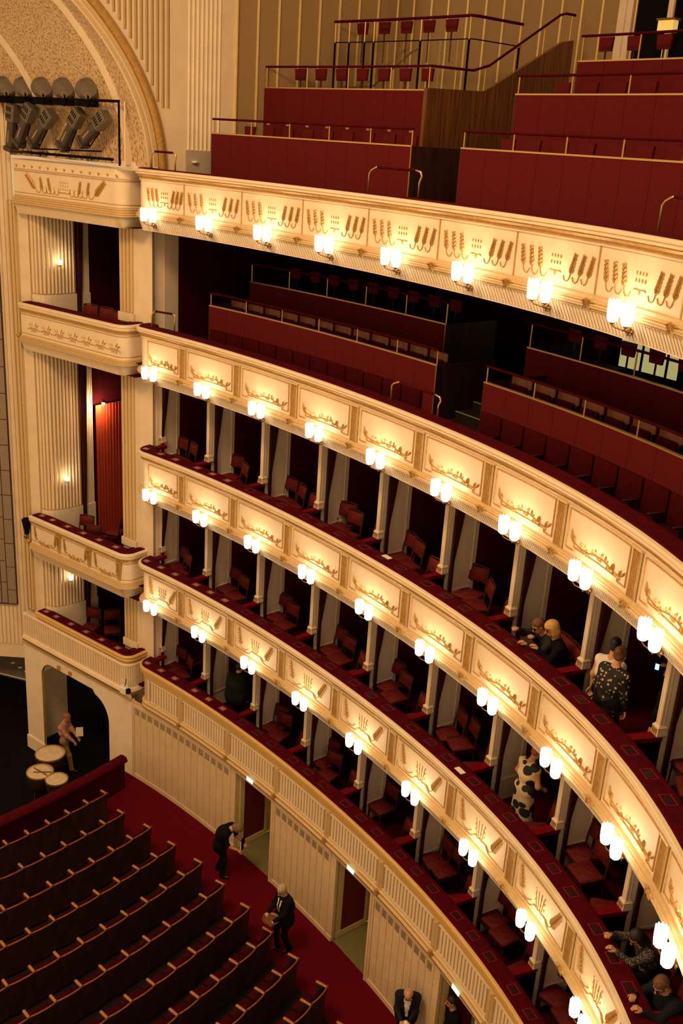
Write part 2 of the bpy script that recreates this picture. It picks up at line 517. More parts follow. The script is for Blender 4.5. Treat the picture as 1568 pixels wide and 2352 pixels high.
    for i in range(0, NB + 1):
        t = i + .5
        if i == 0 or not inview(*C(t, D0), L + .4, 60): continue
        mb = MB()
        if k in (2, 3, 4):
            mb.box(-.105, .105, -.02, .02, .055, .75)
            for j in range(5):
                u = -.072 + .036 * j
                mb.add([(u - .014, .02, .09), (u, .042, .09), (u + .014, .02, .09), (u - .014, .02, .70), (u, .042, .70), (u + .014, .02, .70)], [(0, 1, 4, 3), (1, 2, 5, 4), (3, 4, 5), (0, 2, 1)])
            mb.bend(t, D0, L).build('fluted_pilaster', 'gold', root)
            cp = MB()
            cp.box(-.115, .115, -.01, .05, .715, .752); cp.box(-.105, -.088, .0, .03, .055, .715); cp.box(.088, .105, .0, .03, .055, .715)
            cp.bend(t, D0, L).build('pilaster_cap', 'gold_pale', root)
        elif k == 5:
            mb.box(-.012, .012, -.01, .012, .085, .70)
            mb.bend(t, D0, L).build('joint_strip', 'gold', root)
        elif k == 1:
            mb.box(-.07, .07, -.02, .04, .10, .765)
            mb.box(-.03, .03, .03, .055, .13, .73)
            mb.bend(t, D0, L).build('front_pilaster', 'gold_pale', root)
        ac = MB()
        if k > 1:
            for j in range(7):
                a = -2.95 + 2.75 * j / 6
                ac.leaf(0, .03, a, .11 if j % 2 else .15, .035, o=.10, h=.035)
                ac.leaf(0, .03, a + .2, .08, .025, o=.115, h=.03)
            for j in range(5):
                ac.leaf(-.02 + .01 * j, -.01, .35 + .6 * j, .07, .03, o=.11, h=.03)
            ac.bend(t, D0, L).build('acanthus_leaf', 'gold', root)
        else:
            ac.box(-.03, .03, .05, .12, -.03, .08)
            ac.bend(t, D0, L).build('molding_clasp', 'gold', root)
    if k > 1:
        e = 0 if k < 5 else .03
        sweep(path, zoff([(-.01, .06 + e), (.03, .055 + e), (.055, .045 + e), (.06, .03), (.09, .025), (.10, .01), (.085, -.004), (.105, -.012), (.115, -.028), (.10, -.044), (.105, -.052), (.10, -.07), (.06, -.08)], L)).build('reeded_molding', 'gold_pale', root)
        zb = -.29 if k < 5 else -.35
        sweep(path, zoff([(.06, -.08), (.05, -.105), (-.03, zb + .02), (-.03, zb), (-.06, zb)], L)).build('frieze', 'cream', root)
        rb = MB()
        t = .82
        while t < T_END - .1:
            if inview(*C(t, D0), L - .2, 30):
                b3 = MB()
                hgt = -.11; lo = zb + .03
                b3.add([(0, .054, hgt), (.05, .054, hgt), (.11, -.016, lo), (.06, -.016, lo), (.025, .059, hgt), (.085, -.011, lo)], [(0, 4, 5, 3), (4, 1, 2, 5), (0, 1, 4), (3, 5, 2)])
                b3.bend(t, D0, L)
                rb.add(b3.v, b3.f)
            t += .040
        stuff(rb.build('frieze_flute', 'cream', root))
        bd = MB()                                   # bead row between moulding and frieze
        t = .82
        while t < T_END - .1:
            if inview(*C(t, D0), L - .2, 30):
                b3 = MB().box(-.012, .012, .05, .085, -.098, -.078)
                b3.bend(t, D0, L); bd.add(b3.v, b3.f)
            t += .022
        stuff(bd.build('bead_row', 'gold_pale', root))
        dsl = 3.3 if k < 4 else (6.8 if k == 4 else 8.6)
        sweep(curve_path(D0, .78, T_END), zoff([(-.06, zb), (-1.0, zb - .01)], L)).build('soffit', 'cream', root)
        sweep(curve_path(D0, .5, T_END), zoff([(-1.0, zb - .01), (-dsl, zb - .01)], L)).build('ceiling_under_tier', 'reddark', root)
    else:
        sweep(path, zoff([(0, .10), (.03, .09), (.06, .06), (.055, .03), (.03, .02), (.03, -.04), (.06, -.05), (.075, -.075), (.06, -.10), (.02, -.11), (.02, -.14), (-.03, -.15)], L)).build('base_molding', 'gold_pale', root)
        sweep(path, zoff([(.078, -.062), (.083, -.075), (.078, -.088)], L)).build('cable_line', 'bronze', root)
    fl = 3.3 if k < 4 else (6.8 if k == 4 else 8.6)
    sweep(curve_path(D0, .62, T_END), zoff([(-.28, .1), (-fl, .1)], L)).build('tier_floor', 'boxfloor' if k < 4 else 'dark', root)
    return root
TIER = {k: tier_parts(k) for k in (1, 2, 3, 4, 5)}

# ledge plaques (small tablets let into the velvet)
pq = MB(); pq.box(-.075, .075, -.055, .055, 0, .003, 1)
for q in ((-.11, .11, -.08, -.07), (-.11, .11, .07, .08), (-.11, -.10, -.08, .08), (.10, .11, -.08, .08)):
    pq.box(*q, 0, .005)
pq_dark = pq.mesh('ledge_plaque', ['velvet_edge', 'plaque'])
pq_pale = pq.mesh('ledge_plaque', ['velvet_edge', 'plaque_pale'])
for k in (1, 2, 3):
    top = (1.10 if k == 1 else .985) + .012
    for i in range(1, NB):
        for q in (-.29, 0, .29):
            t = i + q
            x, y = C(t, D0 + .12)
            if inview(x, y, LZ[k] + top, 10):
                (tx, ty), _, _ = TN(t)
                o = put('ledge_plaque', pq_pale if i <= 2 else pq_dark, TIER[k], loc=Vector((x, y, LZ[k] + top)) - TIER[k].location, rotz=math.atan2(ty, tx))

# ------------------------------------------------------------------ boxes: columns, arm rests, piers, curtains, back walls
colm = MB()
H0 = 1.0
for (w, h0, h1) in ((.050, 0, H0),):
    n = 8
    sec = [(-w, -w * .75), (-w * .75, -w), (-w * .3, -w), (-w * .22, -w * .86), (w * .22, -w * .86), (w * .3, -w), (w * .75, -w), (w, -w * .75), (w, -w * .3), (w * .86, -w * .22), (w * .86, w * .22), (w, w * .3), (w, w * .75), (w * .75, w), (-w * .75, w), (-w, w * .75), (-w, w * .3), (-w * .86, w * .22), (-w * .86, -w * .22), (-w, -w * .3)]
    colm.grid([[(a, b, z) for a, b in sec] for z in (h0, h1)], 0, True)
base = MB()
def frus(mb, w0, w1, z0, z1, mi=0):
    v = [(a * w, b * w, z) for w, z in ((w0, z0), (w1, z1)) for a, b in ((-1, -1), (1, -1), (1, 1), (-1, 1))]
    mb.add(v, [(0, 1, 5, 4), (1, 2, 6, 5), (2, 3, 7, 6), (3, 0, 4, 7), (4, 5, 6, 7), (3, 2, 1, 0)], mi)
frus(base, .070, .082, 0, .03); frus(base, .082, .068, .03, .13); frus(base, .074, .074, .13, .15); frus(base, .066, .056, .15, .175)
for j in range(4):
    base.box(-.056 + .031 * j, -.040 + .031 * j, -.086, -.062, .035, .125, 1)
base_me = base.mesh('column_base', ['cream', 'gold'])
def curtain_mesh(h, top_w, bot_w, folds=7, tie=.45):
    mb = MB(); rows = []
    for j in range(13):
        z = j / 12
        w = bot_w + (top_w - bot_w) * (max(0, (z - tie) / (1 - tie)) ** .8)
        if z < tie: w = bot_w * (1 + .15 * (tie - z))
        rows.append([(w * i / 28, .03 * math.sin(i / 28 * folds * 2 * math.pi) * (.6 + .4 * z), z * h) for i in range(29)])
    return mb.grid(rows)
cur_me = {}
def boxes(k):
    L = LZ[k]; root = TIER[k]
    zf = L + .1
    ztop = LZ[k + 1] - .30
    topz = L + (1.10 if k == 1 else .985)
    arm = topz - .07
    nm = TIERNAME[k]
    hcol = ztop - arm
    # back wall in panels, one per box
    for i in range(1, NB + 1):
        if inview(*C(i, 3.0), zf + 1, 160):
            cp_ = [(x + .035 * math.sin(q * 1.9) * ox, y + .035 * math.sin(q * 1.9) * oy, ox, oy) for q, (x, y, ox, oy) in enumerate(curve_path(3.1, i - .5, i + .5, .0155))]
            mb = sweep(cp_, [(0, zf), (0, ztop)])
            mb.build('box_back_wall', 'boxwall', root, True)
            pf = MB()
            for q in (-.25, .25):
                for zz in (.5, 1.0, 1.5):
                    pf.box(q * 1.7 - .3, q * 1.7 + .3, .0, .03, zz, zz + .4)
            pf.bend(i, 3.02, zf).build('wall_panel', 'boxwall', root)
    cm = colm.__class__(); cm.v = [(a, b, z * hcol) for a, b, z in colm.v]; cm.f = list(colm.f); cm.m = list(colm.m)
    cme = cm.mesh('column_shaft', 'cream')
    cur_me[k] = curtain_mesh(ztop - zf - .02, .27, .07).mesh('curtain', 'curtain', True)
    for i in range(0, NB):
        t = i + .5
        if not inview(*C(t, 1.0), arm + .8, 130): continue
        (tx, ty), (nx, ny), _ = TN(t)
        rz = math.atan2(ty, tx)
        x, y = C(t, 1.0) if i else C(.53, 1.14)
        c = put('column', cme, root, loc=Vector((x, y, arm)) - root.location, rotz=rz)
        b = put('column_base', base_me, c, loc=(0, 0, 0))
        ar = MB().box(-.07, .07, -1.02, -D0 - .28, -.05, .02)
        if i: ar.box(-.05, .05, -1.02, -D0 - .28, zf - arm, -.05, 1)
        ar.bend(t if i else .66, 0, arm).build('arm_rest', ['armvelvet_lit', 'black'], root)
        # white pier, then dark red partition to the back
        pr = MB().box(-.04, .04, -1.74, -1.0, zf - arm, ztop - arm)
        pr.bend(t, 0, arm).build('partition_pier', 'pier', root)
        pf = MB()
        for (a, b2) in ((-1.66, -1.635), (-1.24, -1.215)):
            pf.box(.038, .052, a, b2, zf - arm + .55, ztop - arm - .05)
        pf.box(.038, .052, -1.64, -1.10, zf - arm + .42, zf - arm + .46)
        pf.bend(t, 0, arm).build('pier_molding', 'pier', root)
        rd = MB().box(-.035, .035, -3.1, -1.74, zf - arm, ztop - arm)
        rd.bend(t, 0, arm).build('partition', 'boxwall', root)
        xx, yy = C(t, 1.09)
        x2, y2 = xx + tx * .10, yy + ty * .10
        if i >= 0:
            cu = put('curtain', cur_me[k], None, loc=(x2, y2, zf + .005), rotz=math.atan2(ny, nx))
            tag(cu, 'dark red curtain gathered beside the %s column from the stage, %s' % (ORD[i + 1], nm), 'curtain', 'box curtains')
for k in (1, 2, 3):
    boxes(k)

# ------------------------------------------------------------------ twin sconces on the balcony fronts
shade = MB()
seg = 20
prof = [(.012, -.135), (.045, -.13), (.064, -.11), (.073, -.06), (.077, 0), (.079, .07), (.080, .125), (.072, .135), (.070, .07), (.06, -.05), (.01, -.10)]
shade.lathe(prof, seg, 0, scal=lambda k, i: (1.0 if k % 2 else .93))
v2 = []
for (a, b, z) in shade.v: v2.append((a, b, z))
for k in range(seg):                               # pointed rim
    for r_i in (6, 7):
        a, b, z = v2[r_i * seg + k]; v2[r_i * seg + k] = (a, b, z + (.018 if k % 2 else -.012))
shade.v = v2
nf_ = len(shade.f)
for q in range(nf_):
    ring_, sg_ = q // seg, q % seg
    if ring_ in (0, 1, 6) or (sg_ % 4 == 0 and ring_ < 7): shade.m[q] = 1
shade_me = shade.mesh('glass_shade', ['glow', 'glow_rib'])
brk = MB()
brk.tube([(-.145, 0, -.135), (-.145, 0, -.16), (-.10, .01, -.185), (-.03, .05, -.20), (0, .10, -.215), (0, .17, -.22)], .009, 6)
brk.tube([(.145, 0, -.135), (.145, 0, -.16), (.10, .01, -.185), (.03, .05, -.20), (0, .10, -.215)], .009, 6)
brk.lathe([(.0, -.155), (.028, -.15), (.033, -.135), (.02, -.125)], 10, 0, (-.145, 0, 0)); brk.lathe([(.0, -.155), (.028, -.15), (.033, -.135), (.02, -.125)], 10, 0, (.145, 0, 0))
brk_me = brk.mesh('bracket', 'bronze', True)
boss = MB()
boss.tube([(0, .12, -.222), (0, .17, -.222), (0, .20, -.222), (0, .21, -.222)], [.018, .03, .045, .03], 10)
for j in range(6):
    a = j * math.pi / 3
    boss.leaf(0, -.222, a, .07, .04, o=0, h=.02)
    for q in range(-8, 0):
        u, o, z = boss.v[q]; boss.v[q] = (u, .17 - o, z)
boss_me = boss.mesh('wall_boss', 'bronze')
for k in (2, 3, 4, 5):
    for i in range(1, NB):
        x, y = C(i, 0)
        if not inview(x, y, LZ[k], 40): continue
        (tx, ty), _, _ = TN(i)
        s = thing('twin_sconce', 'lit twin glass sconce, %s from the stage along the %s front' % (ORD[i], TIERNAME[k]), 'wall lamp', (x, y, LZ[k]), math.atan2(ty, tx), 'twin sconces on the balcony fronts', True)
        for sx in (-.145, .145):
            put('glass_shade', shade_me, s, loc=(sx, 0, 0))
        put('bracket', brk_me, s, loc=(0, 0, 0))
        put('wall_boss', boss_me, s, loc=(0, 0, 0))
# ------------------------------------------------------------------ proscenium bay
def bay_front(k, ztop, zpan_t, zpan_b, zcor, zfri, label, s1=3.88):
    root = thing('stage_box_front', label, 'balcony', (*PS(2, 0), zpan_b))
    path = bay_path(s1)
    if k == 1:
        sweep(bay_path(3.84), [(-.02, 3.60), (.03, 3.595), (.05, 3.57), (.045, 3.54), (.02, 3.52), (.02, 3.49), (.035, 3.475), (.03, 3.45), (-.02, 3.42), (-.05, 3.36)]).build('rail_molding', 'gold_bright', root)
        pth = bay_path(4.45, .28)
        sweep(pth, [(-.35, 3.36), (.0, 3.36), (.03, 3.34), (.03, 3.29), (0, 3.28), (0, 2.70), (.04, 2.69), (.07, 2.65), (.09, 2.58), (.05, 2.55), (.05, 2.5), (.03, 2.47)]).build('front', 'cream', root)
        sweep(pth, [(.05, 2.53), (.075, 2.515), (.05, 2.50)]).build('cable_line', 'bronze', root)
        rb = MB(); n = len(pth)
        L = 0
        for i in range(n - 1):
            a, b = pth[i], pth[i + 1]
            seg = math.hypot(b[0] - a[0], b[1] - a[1])
            m = max(1, int(round(seg / .098)))
            for j in range(m):
                q = (j + .5) / m
                x, y = a[0] + (b[0] - a[0]) * q, a[1] + (b[1] - a[1]) * q
                ox, oy = a[2] + (b[2] - a[2]) * q, a[3] + (b[3] - a[3]) * q
                l = math.hypot(ox, oy); ox, oy = ox / l, oy / l
                rb.obox((x + ox * .018, y + oy * .018, 2.985), (-oy * .026, ox * .026, 0), (ox * .018, oy * .018, 0), (0, 0, .29))
        stuff(rb.build('rib', 'cream', root))
        sh = MB().grid([[(*PS(s, d), 2.99) for s in (4.45, -.0)] for d in (-.006, -.003)])
        sh.build('rib_ground', 'tan', root)
    else:
        if k == 5:
            sweep(path, [(-.02, ztop), (.03, ztop), (.035, ztop - .02), (.03, ztop - .03), (.03, zpan_t + .03), (.045, zpan_t + .02), (.045, zpan_t + .005), (.005, zpan_t)]).build('cornice', 'cream', root)
        else:
            sweep(path, [(.0, ztop), (.06, ztop - .01), (.075, ztop - .03), (.075, ztop - .06), (.05, ztop - .065), (.05, ztop - .09), (.065, ztop - .10), (.06, ztop - .13)]).build('cornice', 'cream', root)
            sweep(path, [(.06, ztop - .13), (.055, ztop - .16), (.03, ztop - .19), (.03, zpan_t + .01), (.005, zpan_t)]).build('gilded_cove', 'gold', root)
        sweep(path, [(.005, zpan_t), (0, zpan_t - .01), (0, zpan_b), (.01, zpan_b - .01)]).build('panel', 'cream', root)
        sweep(path, [(.01, zpan_b - .01), (.02, zpan_b - .03)] + [(.02 + .09 * q / 12 + (.016 if q % 3 == 1 else (-.01 if q % 3 == 0 else .016)), zpan_b - .03 + (zcor - zpan_b + .03) * q / 12) for q in range(13)] + [(.06, zcor - .02)]).build('reeded_molding', 'gold_pale', root)
        sweep(path, [(.06, zcor - .02), (.02, zcor - .05), (-.06, zfri), (-.12, zfri)]).build('frieze', 'cream', root)
        rb = MB()
        for j in range(64):
            s = 3.8 - j * .06
            a = PS(s, -.012); b = PS(s - .04, .055)
            rb.tube([(*a, zcor - .06), (*b, zfri + .02)], .010, 4)
        stuff(rb.build('frieze_flute', 'gold_pale', root))
        ln = MB()
        for zz in (zpan_t - .05, zpan_b + .04):
            pp = [(x + ox * .004, y + oy * .004, zz) for x, y, ox, oy in path]
            ln.tube(pp, .009, 4)
        ln.build('gold_line', 'gold', root)
    if k != 5:
        zt = ztop
        sweep(bay_path(3.84 if k != 1 else 3.8, .26), [(-.02, zt - .02), (-.02, zt + .005), (-.05, zt + .015), (-.30, zt + .015), (-.34, zt), (-.34, zt - .1)]).build('velvet_ledge', 'velvet', root)
        lin = MB().grid([[(*PS(s, .34), z) for s in (3.84, 0)] for z in (zt - .1, zt - .88)])
        lin.build('parapet_lining', 'reddark', root)
        zf = zt - .88
        fl = MB().grid([[(*PS(s, d), zf) for s in (4.2, -.3)] for d in (.3, 3.4)])
        fl.build('box_floor', 'boxfloor', root)
        for s in (.55, 1.2, 1.85, 2.5, 3.15, 3.6) if k != 4 else ():
            put('ledge_plaque', pq_pale, root, loc=Vector((*PS(s, .17), zt + .015)) - root.location, rotz=math.atan2(E1[1], E1[0]))
    return root
SB = {}
SB[1] = bay_front(1, 3.60, 3.28, 2.70, 2.6, 2.5, 'ribbed cream stage box front with gold rail above the pit arch')
SB[2] = bay_front(2, 6.48, 6.25, 5.72, 5.55, 5.25, 'stage box front carved with three garlanded panels, opera glass side of the proscenium'.replace(', opera glass side of the proscenium', ' beside the stage'))
SB[4] = bay_front(4, 12.22, 11.99, 11.42, 11.27, 11.02, 'stage box front with a row of six small leaf tufts beside the stage')
SB[5] = bay_front(5, 15.62, 15.43, 14.84, 14.62, 14.38, 'cream stage side parapet with one wide wheat garland, under the spotlights')
def onfront(mb, off=.0):
    mb.v = [(*PS(u, -o - off), z) for u, o, z in mb.v]
    return mb
# carvings.  u runs along s, so left in the picture is larger u
for q in range(3):
    mb = MB(); u0 = 3.28 - 1.27 * q
    wheat(mb, u0 + .40, 5.82, 1.45, .36); wheat(mb, u0 - .42, 5.82, 1.75, .34)
    pts = [(u0 + .40 - .82 * i / 10, 5.82 - .03 * math.sin(math.pi * i / 10) + .02 * math.sin(i * 1.9)) for i in range(11)]
    mb.stem(pts, .02)
    for i, (u, z) in enumerate(pts):
        mb.leaf(u, z, 1.2 if i % 2 else 2.0, .07, .035)
    mb.box(u0 - .2, u0 + .2, 0, .02, 5.735, 5.77)
    onfront(mb).build('relief_ornament', 'gold', SB[2])
for u0 in (2.66, 1.40, .22):
    mb = MB()
    mb.add([(u0 - .10, 0, 6.24), (u0 + .10, 0, 6.24), (u0 - .045, 0, 5.74), (u0 + .045, 0, 5.74), (u0 - .10, .04, 6.24), (u0 + .10, .04, 6.24), (u0 - .045, .03, 5.74), (u0 + .045, .03, 5.74)], [(4, 5, 7, 6), (0, 4, 6, 2), (1, 3, 7, 5), (0, 1, 5, 4)])
    for j in range(3):
        a = -.05 + .05 * j
        mb.add([(u0 + a - .012, .04, 6.2), (u0 + a + .012, .04, 6.2), (u0 + a * .4, .045, 5.78), (u0 + a, .065, 6.2)], [(0, 3, 2), (3, 1, 2), (0, 1, 3)])
    onfront(mb).build('tapered_pilaster', 'gold', SB[2])
for q in range(7):
    mb = MB(); u0 = 3.36 - .52 * q
    if q == 6: u0 = .27
    for a, l in ((2.5, .13), (2.0, .15), (1.15, .15), (.65, .13)):
        mb.leaf(u0 + .12 * math.cos(a), 11.66, a, l, .035)
    mb.stem([(u0 + .25, 11.60), (u0 + .14, 11.60), (u0 + .14, 11.635), (u0 - .14, 11.635), (u0 - .14, 11.60), (u0 - .25, 11.60)], .016)
    for j in range(4):
        mb.box(u0 - .09 + .055 * j, u0 - .075 + .055 * j, 0, .012, 11.54, 11.62)
    onfront(mb).build('leaf_tuft', 'gold', SB[4])
mb = MB()
for sg in (-1, 1):
    c0 = 1.95
    wheat(mb, c0 + sg * 1.0, 14.98, math.pi / 2 - sg * (-.9) if sg > 0 else math.pi / 2 + .9, .52, rows=6) if False else None
    wheat(mb, c0 + sg * 1.05, 14.97, math.pi / 2 - sg * .85, .50, rows=6)
    wheat(mb, c0 + sg * .82, 14.96, math.pi / 2 - sg * .25, .30); wheat(mb, c0 + sg * .52, 14.96, math.pi / 2 - sg * .25, .30)
    for b0 in (1.05, .82, .66, .52, .36):
        mb.stem([(c0 + sg * b0, 14.97), (c0 + sg * (b0 - .04), 14.93), (c0 + sg * (b0 - .12), 14.93), (c0 + sg * (b0 - .17), 15.0), (c0 + sg * (b0 - .13), 15.08)], .014)
seeds(mb, 1.95, 15.04, 4, 3, .09, .075, .05)
mb.stem([(1.72, 15.0), (1.8, 14.98), (1.95, 14.99), (2.1, 14.98), (2.18, 15.0)], .02)
onfront(mb).build('relief_ornament', 'gold', SB[5])
for q in range(13):
    mb = MB(); u0 = 3.72 - .305 * q
    for a in (1.0, 1.57, 2.14): mb.leaf(u0, 15.46, a, .075, .035, h=.02)
    onfront(mb, .03).build('lily_motif', 'gold', SB[5])
# knob finials at the stage-side end of the boxes
for zz in (11.38, 5.70):
    mb = MB().lathe([(0, -.06), (.05, -.05), (.07, 0), (.05, .03), (.02, .05), (0, .06)], 10, 0, (*PS(3.98, -.02), zz))
    mb.build('end_finial', 'gold', SB[4 if zz > 8 else 2], True)

# fluted side wall inside the stage boxes, three storeys
wl = struct(thing('wall_proscenium', 'fluted cream side wall', 'wall', (*PS(3.5, .6), 0)))
del wl['label']; del wl['category']
pl_pts = [(4.05, .12), (3.95, .24), (3.72, .27), (3.56, .31), (3.45, .40), (3.38, .54), (3.34, .68), (3.315, .82), (3.30, .97), (3.29, 1.12), (3.285, 1.27)]
def pol_at(q):
    n = len(pl_pts) - 1; i = min(int(q * n), n - 1); f = q * n - i
    a, b = pl_pts[i], pl_pts[i + 1]
    return a[0] + (b[0] - a[0]) * f, a[1] + (b[1] - a[1]) * f
for (z0, z1, dado) in ((2.75, 5.27, 3.72), (5.6, 11.03, 6.62), (11.34, 14.40, 12.42)):
    MB().grid([[(*PS(*pol_at(j / 40)), z) for j in range(41)] for z in (z0, z1)]).build('wall_ground', 'tan', wl)
    MB().grid([[(*PS(pol_at(j / 40)[0] - .004, pol_at(j / 40)[1] - .006), z) for j in range(8)] for z in (z0, z1)]).build('plain_strip', 'cream', wl)
    MB().grid([[(*PS(pol_at(j / 40)[0] - .035, pol_at(j / 40)[1]), z) for j in range(7, 41)] for z in (z0, dado)]).build('dado', 'white', wl)
    MB().grid([[(*PS(pol_at(j / 40)[0] - o, pol_at(j / 40)[1]), dado) for j in range(7, 41)] for o in (.0, .035)]).build('dado_cap', 'white', wl)
    nf = 12
    for j in range(nf):
        q0 = .20 + .80 * j / nf; q1 = .20 + .80 * (j + .74) / nf
        a, b, c2 = pol_at(q0), pol_at(q1), pol_at((q0 + q1) / 2)
        m = MB()
        rows = []
        for z in (dado + .03, z1 - .04):
            rows.append([(*PS(*a), z), (*PS(c2[0] - .03 - .01, c2[1] - .012), z), (*PS(*b), z)])
        m.grid(rows); m.add([rows[0][0], rows[0][1], rows[0][2]], [(0, 1, 2)])
        m.build('flute', 'cream', wl)
    MB().grid([[(*PS(3.285, 1.26), z), (*PS(3.30, 1.28), z), (*PS(3.30, 1.42), z), (*PS(3.27, 1.40), z)] for z in (z0, z1)]).build('box_wall', 'reddark', wl)
    # pilaster behind the curtain gap and the dark red wall beyond
    m = MB().grid([[(*PS(3.27, d), z) for d in (1.40, 1.68)] for z in (z0, z1)])
    m.build('inner_pilaster', 'gold_pale', wl)
    for j in range(5):
        d = 1.41 + .055 * j
        MB().obox((*PS(3.262, d + .022), (dado + z1) / 2), (E1[0] * .012, E1[1] * .012, 0), (N1[0] * .017, N1[1] * .017, 0), (0, 0, (z1 - dado) / 2)).build('pilaster_flute', 'white', wl)
    MB().obox((*PS(3.255, 1.54), (z0 + dado) / 2), (E1[0] * .025, E1[1] * .025, 0), (N1[0] * .15, N1[1] * .15, 0), (0, 0, (dado - z0) / 2)).build('pilaster_plinth', 'white', wl)
    MB().grid([[(*PS(3.30, d), z) for d in (1.68, 3.4)] for z in (z0, z1)]).build('box_wall', 'reddark', wl)
    MB().grid([[(*PS(s, 3.4), z) for s in (3.3, -.3)] for z in (z0, z1)]).build('box_wall', 'reddark', wl)
    MB().grid([[(*PS(s, d), z1) for s in (4.1, -.3)] for d in (.15, 3.4)]).build('box_ceiling', 'reddark', wl)
    MB().grid([[(*PS(.68, d), z) for d in (.6, 3.4)] for z in (z0, z1)]).build('box_wall', 'reddark', wl)
    cm_ = curtain_mesh(z1 - z0 - .1, .20, .07, 4, .12).mesh('curtain', 'curtain', True)
    o = put('curtain', cm_, None, loc=(*PS(3.20, 1.27), z0 + .05), rotz=math.atan2(N1[1], N1[0]))
    tag(o, 'tall dark curtain beside the fluted wall in the %s stage box' % {3.72: 'lowest', 6.62: 'tall middle', 12.42: 'upper'}[dado], 'curtain', 'box curtains')
# frame strips at the stage side edge of the bay
for (s, w) in ((4.20, .05), (4.06, .035), (4.34, .03)):
    MB().obox((*PS(s, .12), 9.1), (E1[0] * w, E1[1] * w, 0), (N1[0] * .06, N1[1] * .06, 0), (0, 0, 5.55)).build('edge_strip', 'gold_pale', wl)
# lit red curtain in the tall stage box, with the lamp that lights it
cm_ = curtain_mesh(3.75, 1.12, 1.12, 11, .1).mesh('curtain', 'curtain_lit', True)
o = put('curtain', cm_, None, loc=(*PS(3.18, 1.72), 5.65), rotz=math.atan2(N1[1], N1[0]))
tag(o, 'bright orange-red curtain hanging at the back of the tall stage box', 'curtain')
lt = thing('ceiling_spot', 'small lit lamp above the orange-red curtain in the stage box', 'lamp', (*PS(2.95, 1.80), 9.5), 0, None, True)
MB().lathe([(0, -.05), (.035, -.04), (.045, 0), (.03, .03), (0, .035)], 10).build('bulb', 'bulb', lt, True)
_pl = bpy.data.lights.new('box_lamp', 'POINT'); _pl.energy = 45; _pl.color = (1.0, .62, .3); _pl.shadow_soft_size = .05
_po = bpy.data.objects.new('box_lamp', _pl); COL.objects.link(_po); _po.parent = lt; _po.location = (0, 0, -.12)
pl_ = MB().lathe([(0, .10), (.05, .09), (.05, .03), (.035, .03)], 10).build('holder', 'bronze', lt)
# right fluted pilaster, white piers next to the tiers
wr = struct(bpy.data.objects.new('wall_pier', None)); COL.objects.link(wr); wr.location = (*PS(0, .6), 0)
zz0, zz1 = 0.0, 14.42
MB().grid([[(*PS(.70, .62), z), (*PS(.70, .55), z), (*PS(.17, .55), z), (*PS(.10, .62), z), (*PS(-.31, .66), z)] for z in (zz0, zz1)]).build('pier_face', 'cream', wr)
pa = PS(-.31, .66); pb = C(.47, 1.02); pc = C(.47, 1.9)
MB().grid([[(*pa, z), (*pb, z), (*C(.50, 1.27), z)] for z in (zz0, zz1)]).build('pier_return', 'white', wr)
for (z0, z1) in ((3.6, 5.27), (6.5, 11.03), (12.25, 14.40)):
    for j in range(4):
        s = .62 - .125 * j
        MB().obox((*PS(s, .535), (z0 + .18 + z1) / 2), (E1[0] * .04, E1[1] * .04, 0), (N1[0] * .022, N1[1] * .022, 0), (0, 0, (z1 - z0 - .18) / 2)).build('pier_flute', 'gold_pale', wr)
    MB().obox((*PS(.435, .53), z0 + .06), (E1[0] * .275, E1[1] * .275, 0), (N1[0] * .04, N1[1] * .04, 0), (0, 0, .10)).build('pier_plinth', 'cream', wr)
# end wall of the seated balcony: white strip then dark red cloth
we = struct(bpy.data.objects.new('wall_balcony_end', None)); COL.objects.link(we); we.location = (*C(.5, 2), 11.4)
MB().grid([[(*C(.50, 1.25), z), (*C(.50, 1.70), z)] for z in (11.4, 14.42)]).build('white_strip', 'white', we)
MB().obox((*C(.50, 1.48), 12.9), (*[q * .22 for q in TN(.5)[1]], 0), (*[q * .012 for q in TN(.5)[0]], 0), (0, 0, 1.4)).build('strip_panel', 'white', we)
MB().grid([[(*C(.50, 1.70), z), (*C(.50, 6.8), z)] for z in (11.4, 14.42)]).build('cloth_wall', 'reddark', we)
sweep(curve_path(6.8, .5, T_END), [(0, 11.4), (0, 14.42)]).build('cloth_wall', 'reddark', we)

# ------------------------------------------------------------------ stage portal
wp = struct(bpy.data.objects.new('wall_portal', None)); COL.objects.link(wp); wp.location = (-9.2, 26.2, 5)
MB().grid([[(x, 26.2, z) for x in (-11.5, -8.72)] for z in (1.68, 24)]).build('portal_face', 'cream', wp)
for j in range(26):
    x = -8.76 - .115 * j
    z0 = 2.15
    if x < -9.12: 
        MB().box(x - .038, x + .038, 26.16, 26.2, 2.15, 3.36).build('portal_flute', 'cream', wp)
        MB().box(x - .038, x + .038, 26.16, 26.2, 13.3, 24).build('portal_flute', 'cream', wp)
    else:
        MB().box(x - .038, x + .038, 26.16, 26.2, 2.15, 24).build('portal_flute', 'cream', wp)
MB().box(-11.5, -9.12, 26.10, 26.2, 3.44, 13.05).build('block_ground', 'mortar', wp)
for c_ in range(6):
    w = .15 if c_ % 2 else .23
    x1 = -9.14 - sum((.15 if q % 2 else .23) + .025 for q in range(c_))
    z = 3.5 + (0 if c_ % 2 else -.3)
    while z < 13.0:
        h = .66 if c_ % 2 else .72
        a, b = max(z, 3.49), min(z + h, 13.0)
        if b - a > .05: MB().box(x1 - w, x1, 26.075, 26.12, a, b - .025).build('block', 'brick', wp)
        z += h
